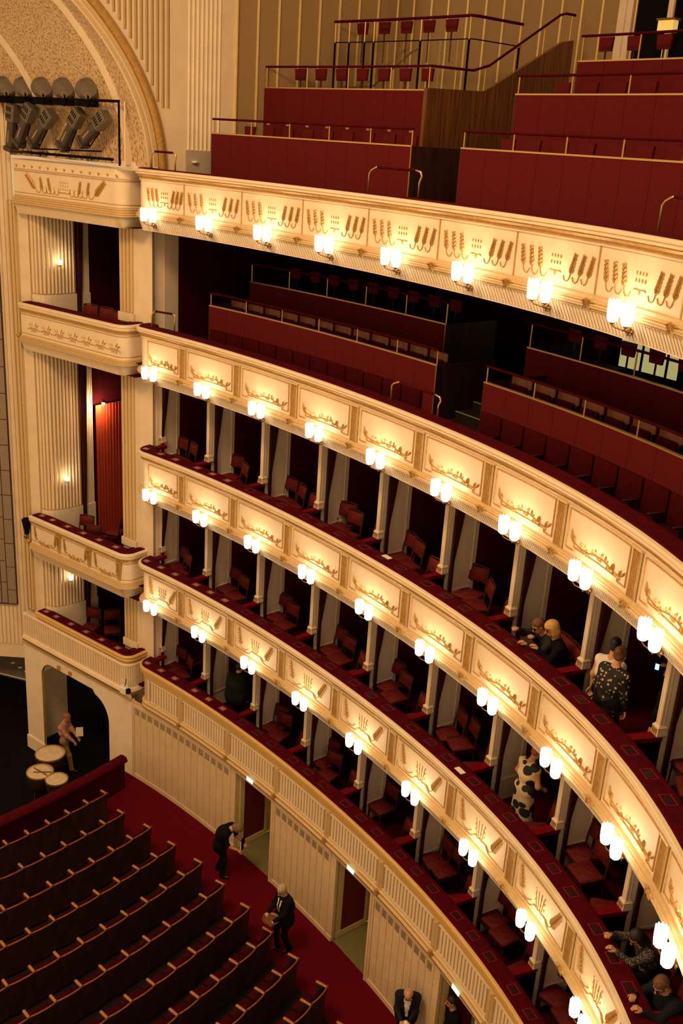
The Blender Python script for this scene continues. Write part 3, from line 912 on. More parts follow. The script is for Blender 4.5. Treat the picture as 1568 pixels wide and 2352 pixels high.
# stage lip, stage floor and black sheets painting the unlit depth behind
sl = MB(); sl.add([(-10.6, 26.75, .9), (-9.0, 26.25, .9), (-9.0, 27.6, .9), (-10.6, 27.6, .9), (-10.6, 26.75, .85), (-9.0, 26.25, .85), (-9.0, 27.6, .85), (-10.6, 27.6, .85)], [(0, 1, 2, 3), (4, 7, 6, 5), (0, 4, 5, 1), (1, 5, 6, 2)])
struct(sl.build('floor_stage', 'spotlight2'))
MB_edge = MB().tube([(-10.6, 26.75, .905), (-9.0, 26.25, .905)], .02, 5)
struct(MB_edge.build('trim_1', 'plinth'))
for (x, y, w_) in ((-9.75, 27.2, 'leftmost'), (-9.45, 26.95, 'middle'), (-9.2, 26.75, 'rightmost')):
    o = MB().obox((x, y, .904), (.05, .02, 0), (-.015, .03, 0), (0, 0, .004)).build('paper_scrap', 'paper')
    tag(o, w_ + ' white paper scrap lying on the grey stage lip', 'paper', 'paper scraps on the stage lip')
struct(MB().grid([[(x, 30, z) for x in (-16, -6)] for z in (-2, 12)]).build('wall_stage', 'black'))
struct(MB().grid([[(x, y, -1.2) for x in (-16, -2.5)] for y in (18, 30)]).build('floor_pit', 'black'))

# ------------------------------------------------------------------ pit wall with the arched opening
pw = struct(bpy.data.objects.new('wall_pit', None)); COL.objects.link(pw); pw.location = (*PS(2.3, .1), 0)
def arch_z(s):
    if s <= .83 or s >= 3.80: return -1.2
    top = 2.03
    if s < 1.50:
        q = (1.50 - s) / .67
        return 1.22 + (1.92 - 1.22) * math.sqrt(max(0, 1 - q * q))
    if s > 3.35:
        q = (s - 3.35) / .45
        return 1.55 + (top - 1.55) * math.sqrt(max(0, 1 - q * q))
    return top
ss = sorted(set([-.12, .4, .829, .831] + [.83 + .67 * (1 - math.cos(math.pi / 2 * j / 10)) for j in range(1, 11)] + [1.5, 1.501, 2, 2.6, 3.1] + [3.35 + .45 * math.sin(math.pi / 2 * j / 8) for j in range(9)] + [3.801, 4.2, 4.6]))
m = MB()
for a, b in zip(ss[:-1], ss[1:]):
    m.add([(*PS(a, .06), arch_z(a)), (*PS(b, .06), arch_z(b)), (*PS(b, .06), 2.5), (*PS(a, .06), 2.5)], [(0, 1, 2, 3)])
m.build('arched_wall', 'white', pw)
m = MB().grid([[(*PS(s, d), arch_z(s)) for s in ss if .83 <= s <= 3.80] for d in (.06, .5)])
m.build('arch_reveal', 'white', pw)
m = MB().grid([[(*PS(s, d), arch_z(s)) for s in ss if 2.6 <= s <= 3.81] for d in (.05, .13)])
m.v = [(x, y, z - .012) for x, y, z in m.v]
m.build('arch_border', 'gold', pw)
MB().grid([[(*PS(4.6, d), z) for d in (.06, 1.5)] for z in (-1.2, 2.5)]).build('wall_end', 'white', pw)
MB().obox((*PS(4.2, .05), -1.0), (E1[0] * .42, E1[1] * .42, 0), (N1[0] * .03, N1[1] * .03, 0), (0, 0, .22)).build('plinth', 'white', pw)
for s in (2.95, 2.45):
    MB().obox((*PS(s, .04), 2.13 if s > 2.6 else 2.14), (E1[0] * .05, E1[1] * .05, 0), (N1[0] * .03, N1[1] * .03, 0), (0, 0, .055)).build('arch_badge', 'gold', pw)
MB().tube([(*PS(s, .05), 2.36) for s in (4.6, -.1)], .035, 6).build('string_course', 'gold_pale', pw)
struct(MB().grid([[(*PS(s, 2.6), z) for s in (5, -.5)] for z in (-1.2, 2.6)]).build('wall_pit_back', 'black'))  # black sheet paints the unlit depth behind the arch

# ------------------------------------------------------------------ wall under the lowest tier: boards, grilles, doors
wu = struct(bpy.data.objects.new('wall_right', None)); COL.objects.link(wu); wu.location = (*C(4, .25), 0)
WD = .27
runs = [(.47, 2.52, 15), (3.47, 4.55, 9), (5.41, 6.49, 9), (7.35, 8.43, 9), (9.3, 10.4, 9)]
doors = [(2.66, 3.44), (4.66, 5.38), (6.60, 7.32), (8.54, 9.26)]
for (t0, t1, n) in runs:
    if not inview(*C(t0, WD), 1, 200): continue
    sweep(curve_path(WD + .02, t0 - .04, t1 + (.13 if t0 > 1 else .13), .05), [(0, 0), (0, 2.40)]).build('wall_ground', 'mortar', wu)
    for j in range(n):
        a = t0 + (t1 - t0) * j / n; b = t0 + (t1 - t0) * (j + 1) / n
        if not inview(*C(a, WD), 1.2, 100): continue
        sp = TN(a)[2]
        w = (b - a) * sp
        pb_ = MB().box(.006, w - .006, -.02, .012, .10, 2.20)
        pk = pb_.bend(a, WD, 0).build('plank', 'plank', wu)
        gr = MB()
        for q in range(5):
            u = w * (.22 + .14 * q)
            gr.box(u - .009, u + .009, .008, .0135, 1.97, 2.15)
        gr.bend(a, WD, 0).build('vent_grille', 'mortar', pk)  # dark bars proud of the board paint the shade inside slots
    sweep(curve_path(WD, t0 - .03, t1 + .03, .05), [(.0, 2.18), (.03, 2.19), (.03, 2.24), (.02, 2.25), (.02, 2.40)]).build('head_rail', 'plank', wu)
    sweep(curve_path(WD, t0 - .03, t1 + .13, .05), [(.0, .115), (.03, .11), (.035, .0)]).build('skirting', 'plank', wu)
    for (a, b) in ((t0 - .035, t0), (t1, t1 + .03)):
        m = MB().box(0, (b - a) * TN(a)[2], -.02, .03, 0, 2.40)
        m.bend(a, WD, 0).build('stile', 'plank', wu)
    m = MB().box(0, .10 * TN(t1)[2], -.05, .015, 0, 2.40)
    m.bend(t1 + .03, WD, 0).build('door_post', 'plank', wu)
for n_, (t0, t1) in enumerate(doors):
    if not inview(*C(t0, .3), 1, 150): continue
    dr = struct(bpy.data.objects.new('door_%d' % (n_ + 1), None)); COL.objects.link(dr); dr.location = (*C(t0, .4), 0)
    sp = TN(t0)[2]
    def bd(mb): return mb.bend(t0, 0, 0)
    bd(MB().box(.0, .04, -1.24, -.38, .02, .17)).build('leaf_rail', 'doorcream', dr)
    bd(MB().box(.0, .035, -1.24, -.38, 2.08, 2.2)).build('leaf_rail', 'doorcream', dr)
    bd(MB().box(.0, .035, -.51, -.38, .17, 2.08)).build('leaf_stile', 'doorcream', dr)
    bd(MB().box(.0, .035, -1.24, -1.17, .17, 2.08)).build('leaf_stile', 'doorcream', dr)
    bd(MB().box(.0, .022, -1.19, -.49, .12, 2.08)).build('leaf_cloth', 'doorred', dr)
    bd(MB().box(.02, .045, -1.235, -1.15, 1.0, 1.2)).build('lock_plate', 'brass', dr)
    W = (t1 - t0) * sp
    fl_ = MB().grid([[(0 + W * j / 4, o, .006) for j in range(5)] for o in (-.30, -1.6)])
    bd(fl_).build('threshold_carpet', 'green', dr)
    bd(MB().grid([[(-.02 + W * j / 4 + .02, -1.6, z) for j in range(5)] for z in (0, 2.4)])).build('recess_back', 'doorcream', dr)
    bd(MB().grid([[(-.01, o, z) for o in (-.3, -1.6)] for z in (0, 2.4)])).build('recess_side', 'doorcream', dr)
    bd(MB().grid([[(W, o, z) for o in (-.24, -1.6)] for z in (0, 2.4)])).build('recess_side', 'doorcream', dr)
    bd(MB().grid([[(W * j / 4, o, 2.26) for j in range(5)] for o in (-.24, -1.6)])).build('recess_ceiling', 'doorcream', dr)
    bd(MB().box(-.02, W + .02, -.30, -.25, 2.22, 2.40)).build('lintel', 'plank', dr)
    bd(MB().box(W - .06, W, -.31, -.22, 0, 2.3)).build('jamb', 'plank', dr)
    ex = MB().box(-.11, .11, .0, .02, -.045, .045)
    te = (3.02, 5.02, 6.98, 8.9)[n_]
    e = ex.bend(te, .145, 2.44).build('exit_sign', ['exitglow'])
    tag(e, 'small glowing green exit light on the moulding above the %s stalls door' % ORD[n_ + 1], 'exit sign', 'exit lights')

# ------------------------------------------------------------------ floor of the stalls and the orchestra barrier
fl_ = MB(); n = 40
rows = []
for q in (-3, .45):
    rows.append([(*C(.2 + (T_END - .2) * j / n, q if q > 0 else -9.5), 0) for j in range(n + 1)])
fl_.grid(rows)
struct(fl_.build('floor', 'carpet'))
ROWS = [(7.68, 8.01), (7.81, 7.02), (8.21, 6.05), (8.51, 5.07), (8.84, 4.08), (9.01, 3.12), (9.21, 2.115), (9.34, 1.19), (9.49, .22), (9.67, -.77), (9.55, -1.75), (9.4, -2.75)]
m = MB(); rows = []
for (pe, a0) in [(7.55, 8.7)] + ROWS:
    rows.append([(*AP(p, a0 + .028 * p * p), .004) for p in np.linspace(-1, pe - .02, 24)])
m.grid(rows)
struct(m.build('floor_stalls', 'dark'))
br = thing('orchestra_barrier', 'long crimson velvet barrier between the stalls and the orchestra pit', 'barrier', (*AP(6, 9.8), 0))
def bpth(p0, p1, a0, n=24):
    out = []
    for p in np.linspace(p0, p1, n):
        g = Vector((.056 * p, -1)); g.normalize()
        ox = g.x * PP[0] + g.y * AX[0]; oy = g.x * PP[1] + g.y * AX[1]
        out.append((*AP(p, a0 + .028 * p * p), ox, oy))
    return out
sweep(bpth(-1, 8.42, 8.85), [(.10, 0), (.10, .80), (-.06, .80), (-.06, -1.2)]).build('barrier_wall', 'reddark', br)
m = sweep(bpth(-1, 8.46, 8.85), [(.10, .78), (.16, .82), (.17, .88), (.12, .95), (.02, .97), (-.08, .95), (-.12, .88), (-.10, .80)])
m.build('velvet_top', 'velvet', br, True)
# ------------------------------------------------------------------ arch and vault over the stage side
def Qs(s, d=.55): return PS(s, d)
def axdist(x, y): return (x - AXO[0]) * PP[0] + (y - AXO[1]) * PP[1]
ARO = (-4.6 + .31 * PP[0], 23.3 + .31 * PP[1])       # foot of the outer arch
SPZ = 15.6
def arch_pt(o, a, b, th, off=0.):
    u = a * (1 - math.cos(th)) + off * math.cos(th)   # off: towards the opening
    z = SPZ + b * math.sin(th) - off * math.sin(th) * 1.0
    return (o[0] - PP[0] * u, o[1] - PP[1] * u, z)
va = struct(bpy.data.objects.new('wall_vault', None)); COL.objects.link(va); va.location = (*ARO, SPZ)
A_OUT, B_OUT = 9.4, 6.15
ths = [.02 + .92 * j / 70 for j in range(71)]
# gilded archivolt, a bundle bound with bands
rows = []
for j, th in enumerate([.0 + .94 * q / 420 for q in range(421)]):
    c = Vector(arch_pt(ARO, A_OUT, B_OUT, th, .11))
    rad = Vector((-PP[0] * math.cos(th), -PP[1] * math.cos(th), -math.sin(th)))
    outw = Vector((-AX[0], -AX[1], 0))
    r = .108 if j % 2 else .102
    rows.append([c + r * (math.cos(a) * rad + math.sin(a) * outw) for a in [2 * math.pi * k / 12 for k in range(12)]])
MB().grid(rows, 0, True).build('gilded_archivolt', 'gold', va, True)
for (o0, o1, e, mt) in ((.22, .30, .04, 'gold_pale'), (.30, .36, .0, 'cream'), (.36, .42, .03, 'gold_pale'), (.42, .46, .0, 'cream')):
    rows = []
    for th in ths:
        a = Vector(arch_pt(ARO, A_OUT, B_OUT, th, o0)); b = Vector(arch_pt(ARO, A_OUT, B_OUT, th, o1))
        f = Vector((-AX[0], -AX[1], 0)) * e
        rows.append([a, a + f, b + f, b])
    MB().grid(rows).build('arch_fillet', mt, va)
# vault surface from the outer arch back to the portal
def vault_row(s, th, lift=0.):
    q = Qs(s)
    a = axdist(*q); b = B_OUT * a / 9.4
    if s < -.5: a, b = A_OUT - .46, B_OUT - .46
    u = a * (1 - math.cos(th)) + lift * math.cos(th)
    return (q[0] - PP[0] * u, q[1] - PP[1] * u, SPZ + (b - lift) * math.sin(th))
o_in = arch_pt(ARO, A_OUT, B_OUT, 0, .46)
def vrow(s, lift=0.):
    return [vault_row(s, th, lift) for th in ths]
first = [arch_pt(ARO, A_OUT, B_OUT, th, .46) for th in ths]
segs = [first] + [vrow(s) for s in (.15, .75, 1.5, 2.2, 2.9, 3.6, 4.35, 5.0)]
MB().grid([[segs[i][j] for i in range(len(segs))] for j in range(len(ths))]).build('vault_shell', 'stipple', va)
for s, wd in ((.30, .09), (3.1, .09)):
    rows = []
    for j, th in enumerate(ths):
        rows.append([vault_row(s - wd, th, 0.0), vault_row(s - wd * .6, th, .06), vault_row(s, th, .09), vault_row(s + wd * .6, th, .06), vault_row(s + wd, th, 0)])
    MB().grid(rows).build('vault_rib', 'cream', va)
for q, (s0, s1, lift) in enumerate(((4.5, 4.62, .08), (4.62, 4.74, .14), (4.74, 4.86, .20), (4.86, 5.0, .26))):
    rows = [[vault_row(s0, th, lift - .06), vault_row(s0, th, lift), vault_row(s1, th, lift)] for th in ths]
    MB().grid(rows).build('inner_archivolt', 'gold' if q % 2 == 0 else 'gold_pale', va)
# spandrel wall beside the arch, fluted, and the pilaster next to it
def WPT(u, z, o=0.): return (-4.6 + PP[0] * u + AX[0] * -o, 23.3 + PP[1] * u + AX[1] * -o, z)   # u to the right
def arch_outer_z(u):          # u measured to the right from (-4.6, 23.3)
    x = .31 - u
    if x <= 0: return SPZ - .2
    c = 1 - x / A_OUT
    return SPZ + B_OUT * math.sqrt(max(0, 1 - c * c))
ws = struct(bpy.data.objects.new('wall_gallery_side', None)); COL.objects.link(ws); ws.location = WPT(.8, 15.6)
us = [1.92, 1.6, .73, .32] + [.31 - 3.2 * (j / 30) ** 2 for j in range(31)]
m = MB()
for a, b in zip(us[:-1], us[1:]):
    m.add([WPT(a, arch_outer_z(a)), WPT(b, arch_outer_z(b)), WPT(b, 23), WPT(a, 23)], [(0, 1, 2, 3)])
m.build('spandrel', 'cream', ws)
for j in range(18):
    u = .36 - .118 * j
    zb = arch_outer_z(u - .03) + .16 if u < .30 else 16.95
    zb = max(zb, 16.95)
    if zb < 22.5:
        m = MB(); 
        m.add([WPT(u, zb, 0), WPT(u - .035, zb, .022), WPT(u - .07, zb, 0), WPT(u, 23, 0), WPT(u - .035, 23, .022), WPT(u - .07, 23, 0)], [(0, 1, 4, 3), (1, 2, 5, 4), (0, 2, 1)])
        m.build('spandrel_flute', 'tan', ws)
for j in range(8):
    u = .77 + .101 * j
    m = MB()
    m.add([WPT(u, 16.12, 0), WPT(u + .035, 16.12, .03), WPT(u + .07, 16.12, 0), WPT(u, 23, 0), WPT(u + .035, 23, .03), WPT(u + .07, 23, 0)], [(0, 1, 4, 3), (1, 2, 5, 4), (0, 2, 1)])
    m.build('pilaster_flute', 'white', ws)
m = MB().obox(WPT(1.15, 15.85, .03), (PP[0] * .42, PP[1] * .42, 0), (AX[0] * .035, AX[1] * .035, 0), (0, 0, .26))
m.build('pilaster_plinth', 'plinth', ws)
MB().obox(WPT(1.90, 19, .02), (PP[0] * .02, PP[1] * .02, 0), (AX[0] * .02, AX[1] * .02, 0), (0, 0, 4)).build('gold_edge', 'goldstrip', ws)
o = MB().lathe([(0, -.02), (.06, -.015), (.075, .01), (.06, .03), (0, .035)], 14, 0, WPT(.92, 15.86, .09)).build('night_light', ['paper'])
tag(o, 'small round white wall light on the grey plinth above the gallery end', 'lamp')
# return and far wall of the gallery with gold strips
wg = struct(bpy.data.objects.new('wall_gallery', None)); COL.objects.link(wg); wg.location = (*C(2, 8), 16)
GD = 8.0
sweep(curve_path(GD, .6, 11.2, .1), [(0, 14.9), (0, 23)]).build('cloth_wall', 'gallerywall', wg)
MB().grid([[WPT(u, z, -.01) for u in (1.92, 3.0, 4.2, 5.75)] for z in (14.9, 23)]).build('cloth_end_wall', 'gallerywall', wg)
for q in range(1, 8):
    MB().obox(WPT(1.90 + .512 * q, 19, .0), (PP[0] * .02, PP[1] * .02, 0), (AX[0] * .02, AX[1] * .02, 0), (0, 0, 4)).build('gold_strip', 'goldstrip', wg)
for t in (1.03, 1.24, 1.47, 1.69, 1.94, 2.18, 2.41, 2.65, 2.89, 3.13, 3.37, 3.61):
    MB().box(-.018, .018, 0, .03, 15, 23).bend(t, GD, 0).build('gold_strip', 'goldstrip', wg)
for (u0, u1, o_, mt) in ((-.10, .05, .06, 'white'), (.05, .10, .03, 'white'), (.10, .20, .08, 'white'), (.24, .27, .05, 'goldstrip')):
    MB().box(u0, u1, 0, o_, 15, 23).bend(3.86, GD, 0).build('door_jamb', mt, wg)
MB().box(.27, 1.35, 0, .02, 15, 23).bend(3.86, GD, 0).build('doorway', 'black', wg)  # black sheet stands in for the unlit opening
MB().box(1.35, 1.45, 0, .06, 15, 23).bend(3.86, GD, 0).build('door_jamb', 'white', wg)
MB().box(1.50, 2.6, 0, .02, 15, 23).bend(3.86, GD, 0).build('doorway', 'black', wg)  # second sheet, darkness of the opening painted black
lt = thing('hanging_lantern', 'yellow box lantern on a white post in the gallery doorway', 'lamp', (*C(4.46, 7.7), 15), 0)
MB().box(-.05, .05, -.03, .03, 14.9, 23).bend(4.46, 7.7, 0).build('post', 'white', lt)
MB().box(-.15, .15, -.08, .08, 18.95, 19.17).bend(4.46, 7.66, 0).build('lantern_box', mat('lantern_glow', (.8, .6, .2), .5, emit=.5, ecol=(.9, .55, .12)), lt)
MB().box(-.18, .18, -.1, .1, 19.17, 19.21).bend(4.46, 7.66, 0).build('lantern_cap', 'bronze', lt)

# ------------------------------------------------------------------ raised seating blocks
def railtube(pts, r, parent, m='velvet', name='handrail'):
    return MB().tube(pts, r, 7).build(name, m, parent, True)
def block(label, d, t0, t1, ztop, zrail, zbot, depth=1.4, wood_end=False, seam=.305, trim='brass', postr=.014, pan='redpanel', plates=0):
    root = thing('seating_block', label, 'seating block', (*C((t0 + t1) / 2, d), zbot))
    n = max(1, int(round((t1 - t0) / seam)))
    for j in range(n):
        a = t0 + (t1 - t0) * j / n; b = t0 + (t1 - t0) * (j + 1) / n
        if not inview(*C((a + b) / 2, d), ztop - .3, 120): continue
        w = (b - a) * TN(a)[2]
        MB().box(.003, w - .003, -.04, .0, zbot, ztop - .015).bend(a, d, 0).build('front_panel', pan, root)
    sweep(curve_path(d, t0, t1, .08), [(-.05, ztop - .015), (.012, ztop - .015), (.012, ztop + .012), (-.05, ztop + .012), (-.05, ztop - .015)]).build('top_trim', trim, root)
    tm = t0 + .02
    ps = []
    while tm < t1 + .02:
        ps.append(min(tm, t1 - .01)); tm += .613
    if t1 - ps[-1] > .12: ps.append(t1 - .01)
    for t in ps:
        x, y = C(t, d + .02)
        if inview(x, y, zrail, 40):
            MB().tube([(x, y, ztop), (x, y, zrail - .01)], postr, 6).build('rail_post', 'brass', root)
    railtube([(*C(t0 + (t1 - t0) * j / 30, d + .02), zrail) for j in range(31)], .024, root)
    sweep(curve_path(d, t0, t1, .1), [(-.04, ztop - .42), (-depth, ztop - .42)]).build('row_floor', 'dark', root)
    for te, sgn in ((t0, -1), (t1, 1)):
        MB().box(-.015, .015, -depth, 0, zbot, ztop).bend(te, d, 0).build('side_panel', 'seatwood', root)
    (x, y) = C(t1, d - .005)
    MB().tube([(x, y, zbot), (x, y, ztop)], .010, 5).build('corner_trim', trim, root)
    return root
BL = {}
BL['4a'] = block('red panelled seat block with brass rail nearest the stage, seated balcony', 1.7, 1.05, 4.73, 12.75, 13.03, 11.4, 1.5)
BL['4a2'] = block('upper dim red seat block behind the stage-side block, seated balcony', 3.2, .95, 4.02, 13.18, 13.60, 11.9, 1.5)
BL['4b'] = block('red panelled seat block right of the balcony stairs, seated balcony', 1.7, 5.39, 10.8, 12.72, 13.0, 11.4, 1.5)
BL['4b2'] = block('upper dim red seat block right of the balcony stairs', 3.2, 5.12, 10.2, 13.14, 13.58, 11.9, 1.5)
BL['5a'] = block('low red seat block with brass rail nearest the stage, top gallery', 1.7, 1.05, 4.12, 16.5, 16.79, 14.9, 1.5)
BL['5a2'] = block('second red seat block above it, flush with the wooden stair wall, top gallery', 3.2, 1.09, 3.49, 17.54, 17.97, 14.9, 1.5)
BL['5b'] = block('long low red seat block right of the gallery stairs, top gallery', 1.7, 4.78, 10.4, 16.52, 16.79, 14.9, 1.5)
BL['5b2'] = block('middle red seat block right of the wooden stair wall, top gallery', 3.1, 4.66, 9.9, 17.47, 17.77, 14.9, 1.5)
BL['5b3'] = block('highest red seat block at the upper right of the gallery', 4.7, 4.63, 9.4, 18.15, 18.57, 14.9, 1.5)
# side rails at the stair ends
def gate(label, pts, group=None):
    x, y, z = pts[0]
    g = thing('guard_rail', label, 'railing', (x, y, z))
    return g
# gallery stair wall in wood and its hand rail
sw = thing('stair_wall', 'wood panelled stair wall with sloping top in the gallery', 'wall panel', (*C(3.5, 4), 14.9))
prof = [(3.10, 17.57), (4.75, 17.63), (7.05, 18.78), (7.40, 18.84)]
def wz(d):
    for (a, za), (b, zb) in zip(prof[:-1], prof[1:]):
        if d <= b: return za + (zb - za) * (d - a) / (b - a)
    return prof[-1][1]
nd = 24
for j in range(nd):
    a = 3.10 + 4.30 * j / nd; b = 3.10 + 4.30 * (j + 1) / nd - .004
    m = MB()
    for tt in (-.02, .02):
        m.v += [(*C(3.5 + tt, a), 14.9), (*C(3.5 + tt, b), 14.9), (*C(3.5 + tt, b), wz(b)), (*C(3.5 + tt, a), wz(a))]
    m.f = [(0, 1, 2, 3), (4, 7, 6, 5), (0, 3, 7, 4), (1, 5, 6, 2), (3, 2, 6, 7)]; m.m = [0] * 5
    m.build('wood_board', 'stairwood', sw)
railtube([(*C(3.5, d), z) for d, z in ((3.2, 17.97), (4.4, 17.99), (4.85, 18.12), (6.9, 19.28), (7.1, 19.33), (7.4, 19.33))], .026, sw)
for d in (3.9, 4.75, 5.6, 6.45, 7.3):
    zt = 17.97 if d < 4.6 else (18.10 + (d - 4.85) * .566 if d < 6.9 else 19.33)
    MB().tube([(*C(3.5, d), wz(d)), (*C(3.5, d), zt)], .013, 6).build('rail_post', 'brass', sw)
# topmost gallery rail with dark lower posts (glass in between)
tr = thing('glazed_rail', 'topmost gallery rail with brass and dark posts and glass panes', 'railing', (*C(2.4, 4.7), 17.5))
railtube([(*C(1.40 + 1.88 * j / 24, 4.7), 19.04) for j in range(25)] + [(*C(3.28, 4.7 + .2 * j), 19.05) for j in range(1, 9)], .03, tr)
railtube([(*C(1.40 + 1.88 * j / 24, 4.7), 18.61) for j in range(25)] + [(*C(3.28, 4.7 + .2 * j), 18.62) for j in range(1, 9)], .012, tr, 'black', 'middle_bar')
for (t, d) in ((1.42, 4.7), (1.62, 4.7), (1.84, 4.7), (1.97, 4.7), (2.62, 4.7), (3.27, 4.7), (3.28, 6.25)):
    MB().tube([(*C(t, d), 18.6), (*C(t, d), 19.03)], .014, 6).build('brass_post', 'brass', tr)
    MB().tube([(*C(t, d), 17.1), (*C(t, d), 18.6)], .024, 6).build('dark_post', 'black', tr)
for a, b in ((1.42, 1.97), (1.97, 2.62), (2.62, 3.27)):
    MB().grid([[(*C(a + (b - a) * j / 5, 4.7), z) for j in range(6)] for z in (17.6, 18.6)]).build('glass_pane', 'glass', tr)
MB().tube([(*C(1.1, 5.3), 17.65), (*C(1.75, 5.3), 17.75), (*C(2.25, 5.3), 18.45), (*C(2.35, 5.3), 18.52)], .022, 6).build('stair_handrail', 'stairwood', tr)
sweep(curve_path(4.72, .9, 3.5, .1), [(0, 14.9), (0, 17.15), (-2.5, 17.15)]).build('upper_floor', 'dark', tr)
# stairs in the aisles of both upper tiers
for (lab, ta, tb, z0, dz, dd) in (('dark carpeted steps between the two gallery seat blocks', 4.14, 4.76, 14.87, .17, .42), ('dark steps between the two balcony seat blocks', 4.75, 5.37, 11.42, .14, .45)):
    st = thing('aisle_stairs', lab, 'stairs', (*C((ta + tb) / 2, 1.4), z0))
    for j in range(9):
        d_ = 1.35 + dd * j
        w = (tb - ta) * TN(ta)[2]
        MB().box(0, w, -d_ - dd - .02, -d_, z0, z0 + dz * (j + 1)).bend(ta, 0, 0).build('step', 'dark', st)
        MB().box(0, w, -d_ - .02, -d_ + .004, z0 + dz * (j + 1) - .012, z0 + dz * (j + 1) + .003).bend(ta, 0, 0).build('step_edge', 'brick', st)
# guard rails on the velvet ledges
def hoop(label, t0, t1, z, h, d0=.42, d1=.30):
    a = Vector((*C(t0, d0), z)); b = Vector((*C(t1, d1), z))
    g = thing('guard_rail', label, 'railing', a)
    e = (b - a) * .12
    up = Vector((0, 0, h))
    MB().tube([a, a + up * .72, a + up * .85 + e * .3, a + up * .97 + e, a + up + e * 1.3], .017, 7).build('brass_leg', 'brass', g, True)
    MB().tube([b - e * .3, b + up * .55 - e * .3, b + up * .8, b + up * .95 - e * .2, b + up - e], .017, 7).build('brass_leg', 'brass', g, True)
    MB().tube([a + up + e * 1.3, b + up - e], .024, 7).build('velvet_bar', 'velvet', g, True)
hoop('brass guard rail with red bar beside the balcony stairs', 4.90, 5.60, 12.30, .36, .40, .42)
hoop('brass guard rail with red bar beside the gallery stairs', 4.25, 4.95, 15.71, .42, .55, .60)
hoop('brass guard rail at the stage end of the gallery ledge', .86, 1.22, 15.70, .36, .30, .42)
hoop('red topped guard rail at the stage end of the balcony ledge', .86, 1.20, 12.30, .38, .30, .45)
hoop('brass guard rail cut off by the right edge of the picture, gallery', 7.85, 8.6, 15.71, .42, .55, .6)
# lit glazed door at the back of the seated balcony
dl = struct(bpy.data.objects.new('door_9', None)); COL.objects.link(dl); dl.location = (*C(5.2, 6.7), 11.4)
for (u0, u1) in ((-.55, -.12), (-.06, .40), (.46, .65)):
    for (z0, z1) in ((12.4, 13.28), (13.34, 13.75), (13.8, 14.3)):
        MB().box(u0, u1, .02, .04, z0, z1).bend(5.12, 6.75, 0).build('lit_pane', 'doorlight', dl)
MB().box(-.62, .72, 0, .02, 11.4, 14.35).bend(5.12, 6.75, 0).build('door_leaf', 'black', dl)

# ------------------------------------------------------------------ sconces on the fluted stage box walls
cr = MB()
for j in range(10):
    a = 2 * math.pi * j / 10
    cr.tube([(.055 * math.cos(a), .055 * math.sin(a), -.08), (.075 * math.cos(a), .075 * math.sin(a), .07)], .006, 4)
cr.lathe([(0, -.10), (.05, -.09), (.06, -.07), (.055, -.06)], 12)
cr_me = cr.mesh('crown_cage', 'gold')
gl_me = MB().lathe([(0, -.075), (.045, -.06), (.055, 0), (.05, .04), (0, .05)], 12).mesh('bulb', 'bulb', True)
arm_me = MB().tube([(0, .14, -.06), (0, .08, -.12), (0, 0, -.11)], .012, 6).mesh('bracket', 'gold')
for nm, z in (('upper', 13.25), ('tall middle', 7.55), ('lowest', 4.63)):
    s = thing('wall_sconce', 'lit crown-shaped glass sconce on the fluted wall of the %s stage box' % nm, 'wall lamp', (*PS(3.15, .70), z), math.atan2(E1[1], E1[0]) - math.pi / 2, 'crown sconces', True)
    put('crown_cage', cr_me, s, loc=(0, 0, 0)); put('bulb', gl_me, s, loc=(0, 0, 0)); put('bracket', arm_me, s, loc=(0, 0, 0))
# ------------------------------------------------------------------ box chairs
def rbox(mb, x0, x1, y0, y1, z0, z1, r=.02, mi=0):      # box with softened top and side edges
    ring = lambda a, z: [(x0 + a + r, y0 + a, z), (x1 - a - r, y0 + a, z), (x1 - a, y0 + a + r, z), (x1 - a, y1 - a - r, z), (x1 - a - r, y1 - a, z), (x0 + a + r, y1 - a, z), (x0 + a, y1 - a - r, z), (x0 + a, y0 + a + r, z)]
    rows = [ring(r * .6, z0), ring(0, z0 + r), ring(0, z1 - r), ring(r * .6, z1)]
    o = len(mb.v); mb.grid(rows, mi, True)
    mb.f.append(tuple(o + 24 + k for k in range(8))); mb.m.append(mi)
    mb.f.append(tuple(o + k for k in range(8))[::-1]); mb.m.append(mi)
    return mb
seat_me = rbox(MB(), -.225, .225, -.21, .22, .40, .485, .03).mesh('seat', 'redchair', True)
apron_me = MB().box(-.215, .215, -.20, .20, .355, .40).mesh('seat_rail', 'chairwood')
bk = MB()
rbox(bk, -.205, .205, -.035, .03, .66, .95, .03)
bk.v = [(x, y - (z - .45) * .16 - .20, z) for x, y, z in bk.v]
back_me = bk.mesh('backrest', 'redchair', True)
fr = MB()
for sx in (-.21, .21):
    fr.tube([(sx, -.20, .40), (sx, -.225, .62), (sx * .98, -.285, .965)], .018, 5)
fr.tube([(-.205, -.285, .965), (0, -.29, .985), (.205, -.285, .965)], .017, 5)
frame_me = fr.mesh('back_frame', 'chairwood')
leg_me = {}
for nm, y0, y1 in (('front', .18, .19), ('rear', -.19, -.25)):
    leg_me[nm] = MB().tube([(0, y0, .36), (0, y1, .0)], [.022, .015], 6).mesh('leg', 'chairwood')
def chair(label, x, y, z, rz, group='red box chairs'):
    t = thing('box_chair', label, 'chair', (x, y, z), rz, group, True)
    t.scale = (1, 1, .92)
    put('seat', seat_me, t, loc=(0, 0, 0)); put('seat_rail', apron_me, t, loc=(0, 0, 0))
    put('backrest', back_me, t, loc=(0, 0, 0)); put('back_frame', frame_me, t, loc=(0, 0, 0))
    for sx in (-.195, .195):
        put('leg', leg_me['front'], t, loc=(sx, 0, 0)); put('leg', leg_me['rear'], t, loc=(sx, 0, 0))
    return t
rng = random.Random(3)
stage_dir = math.atan2(AX[1], AX[0])
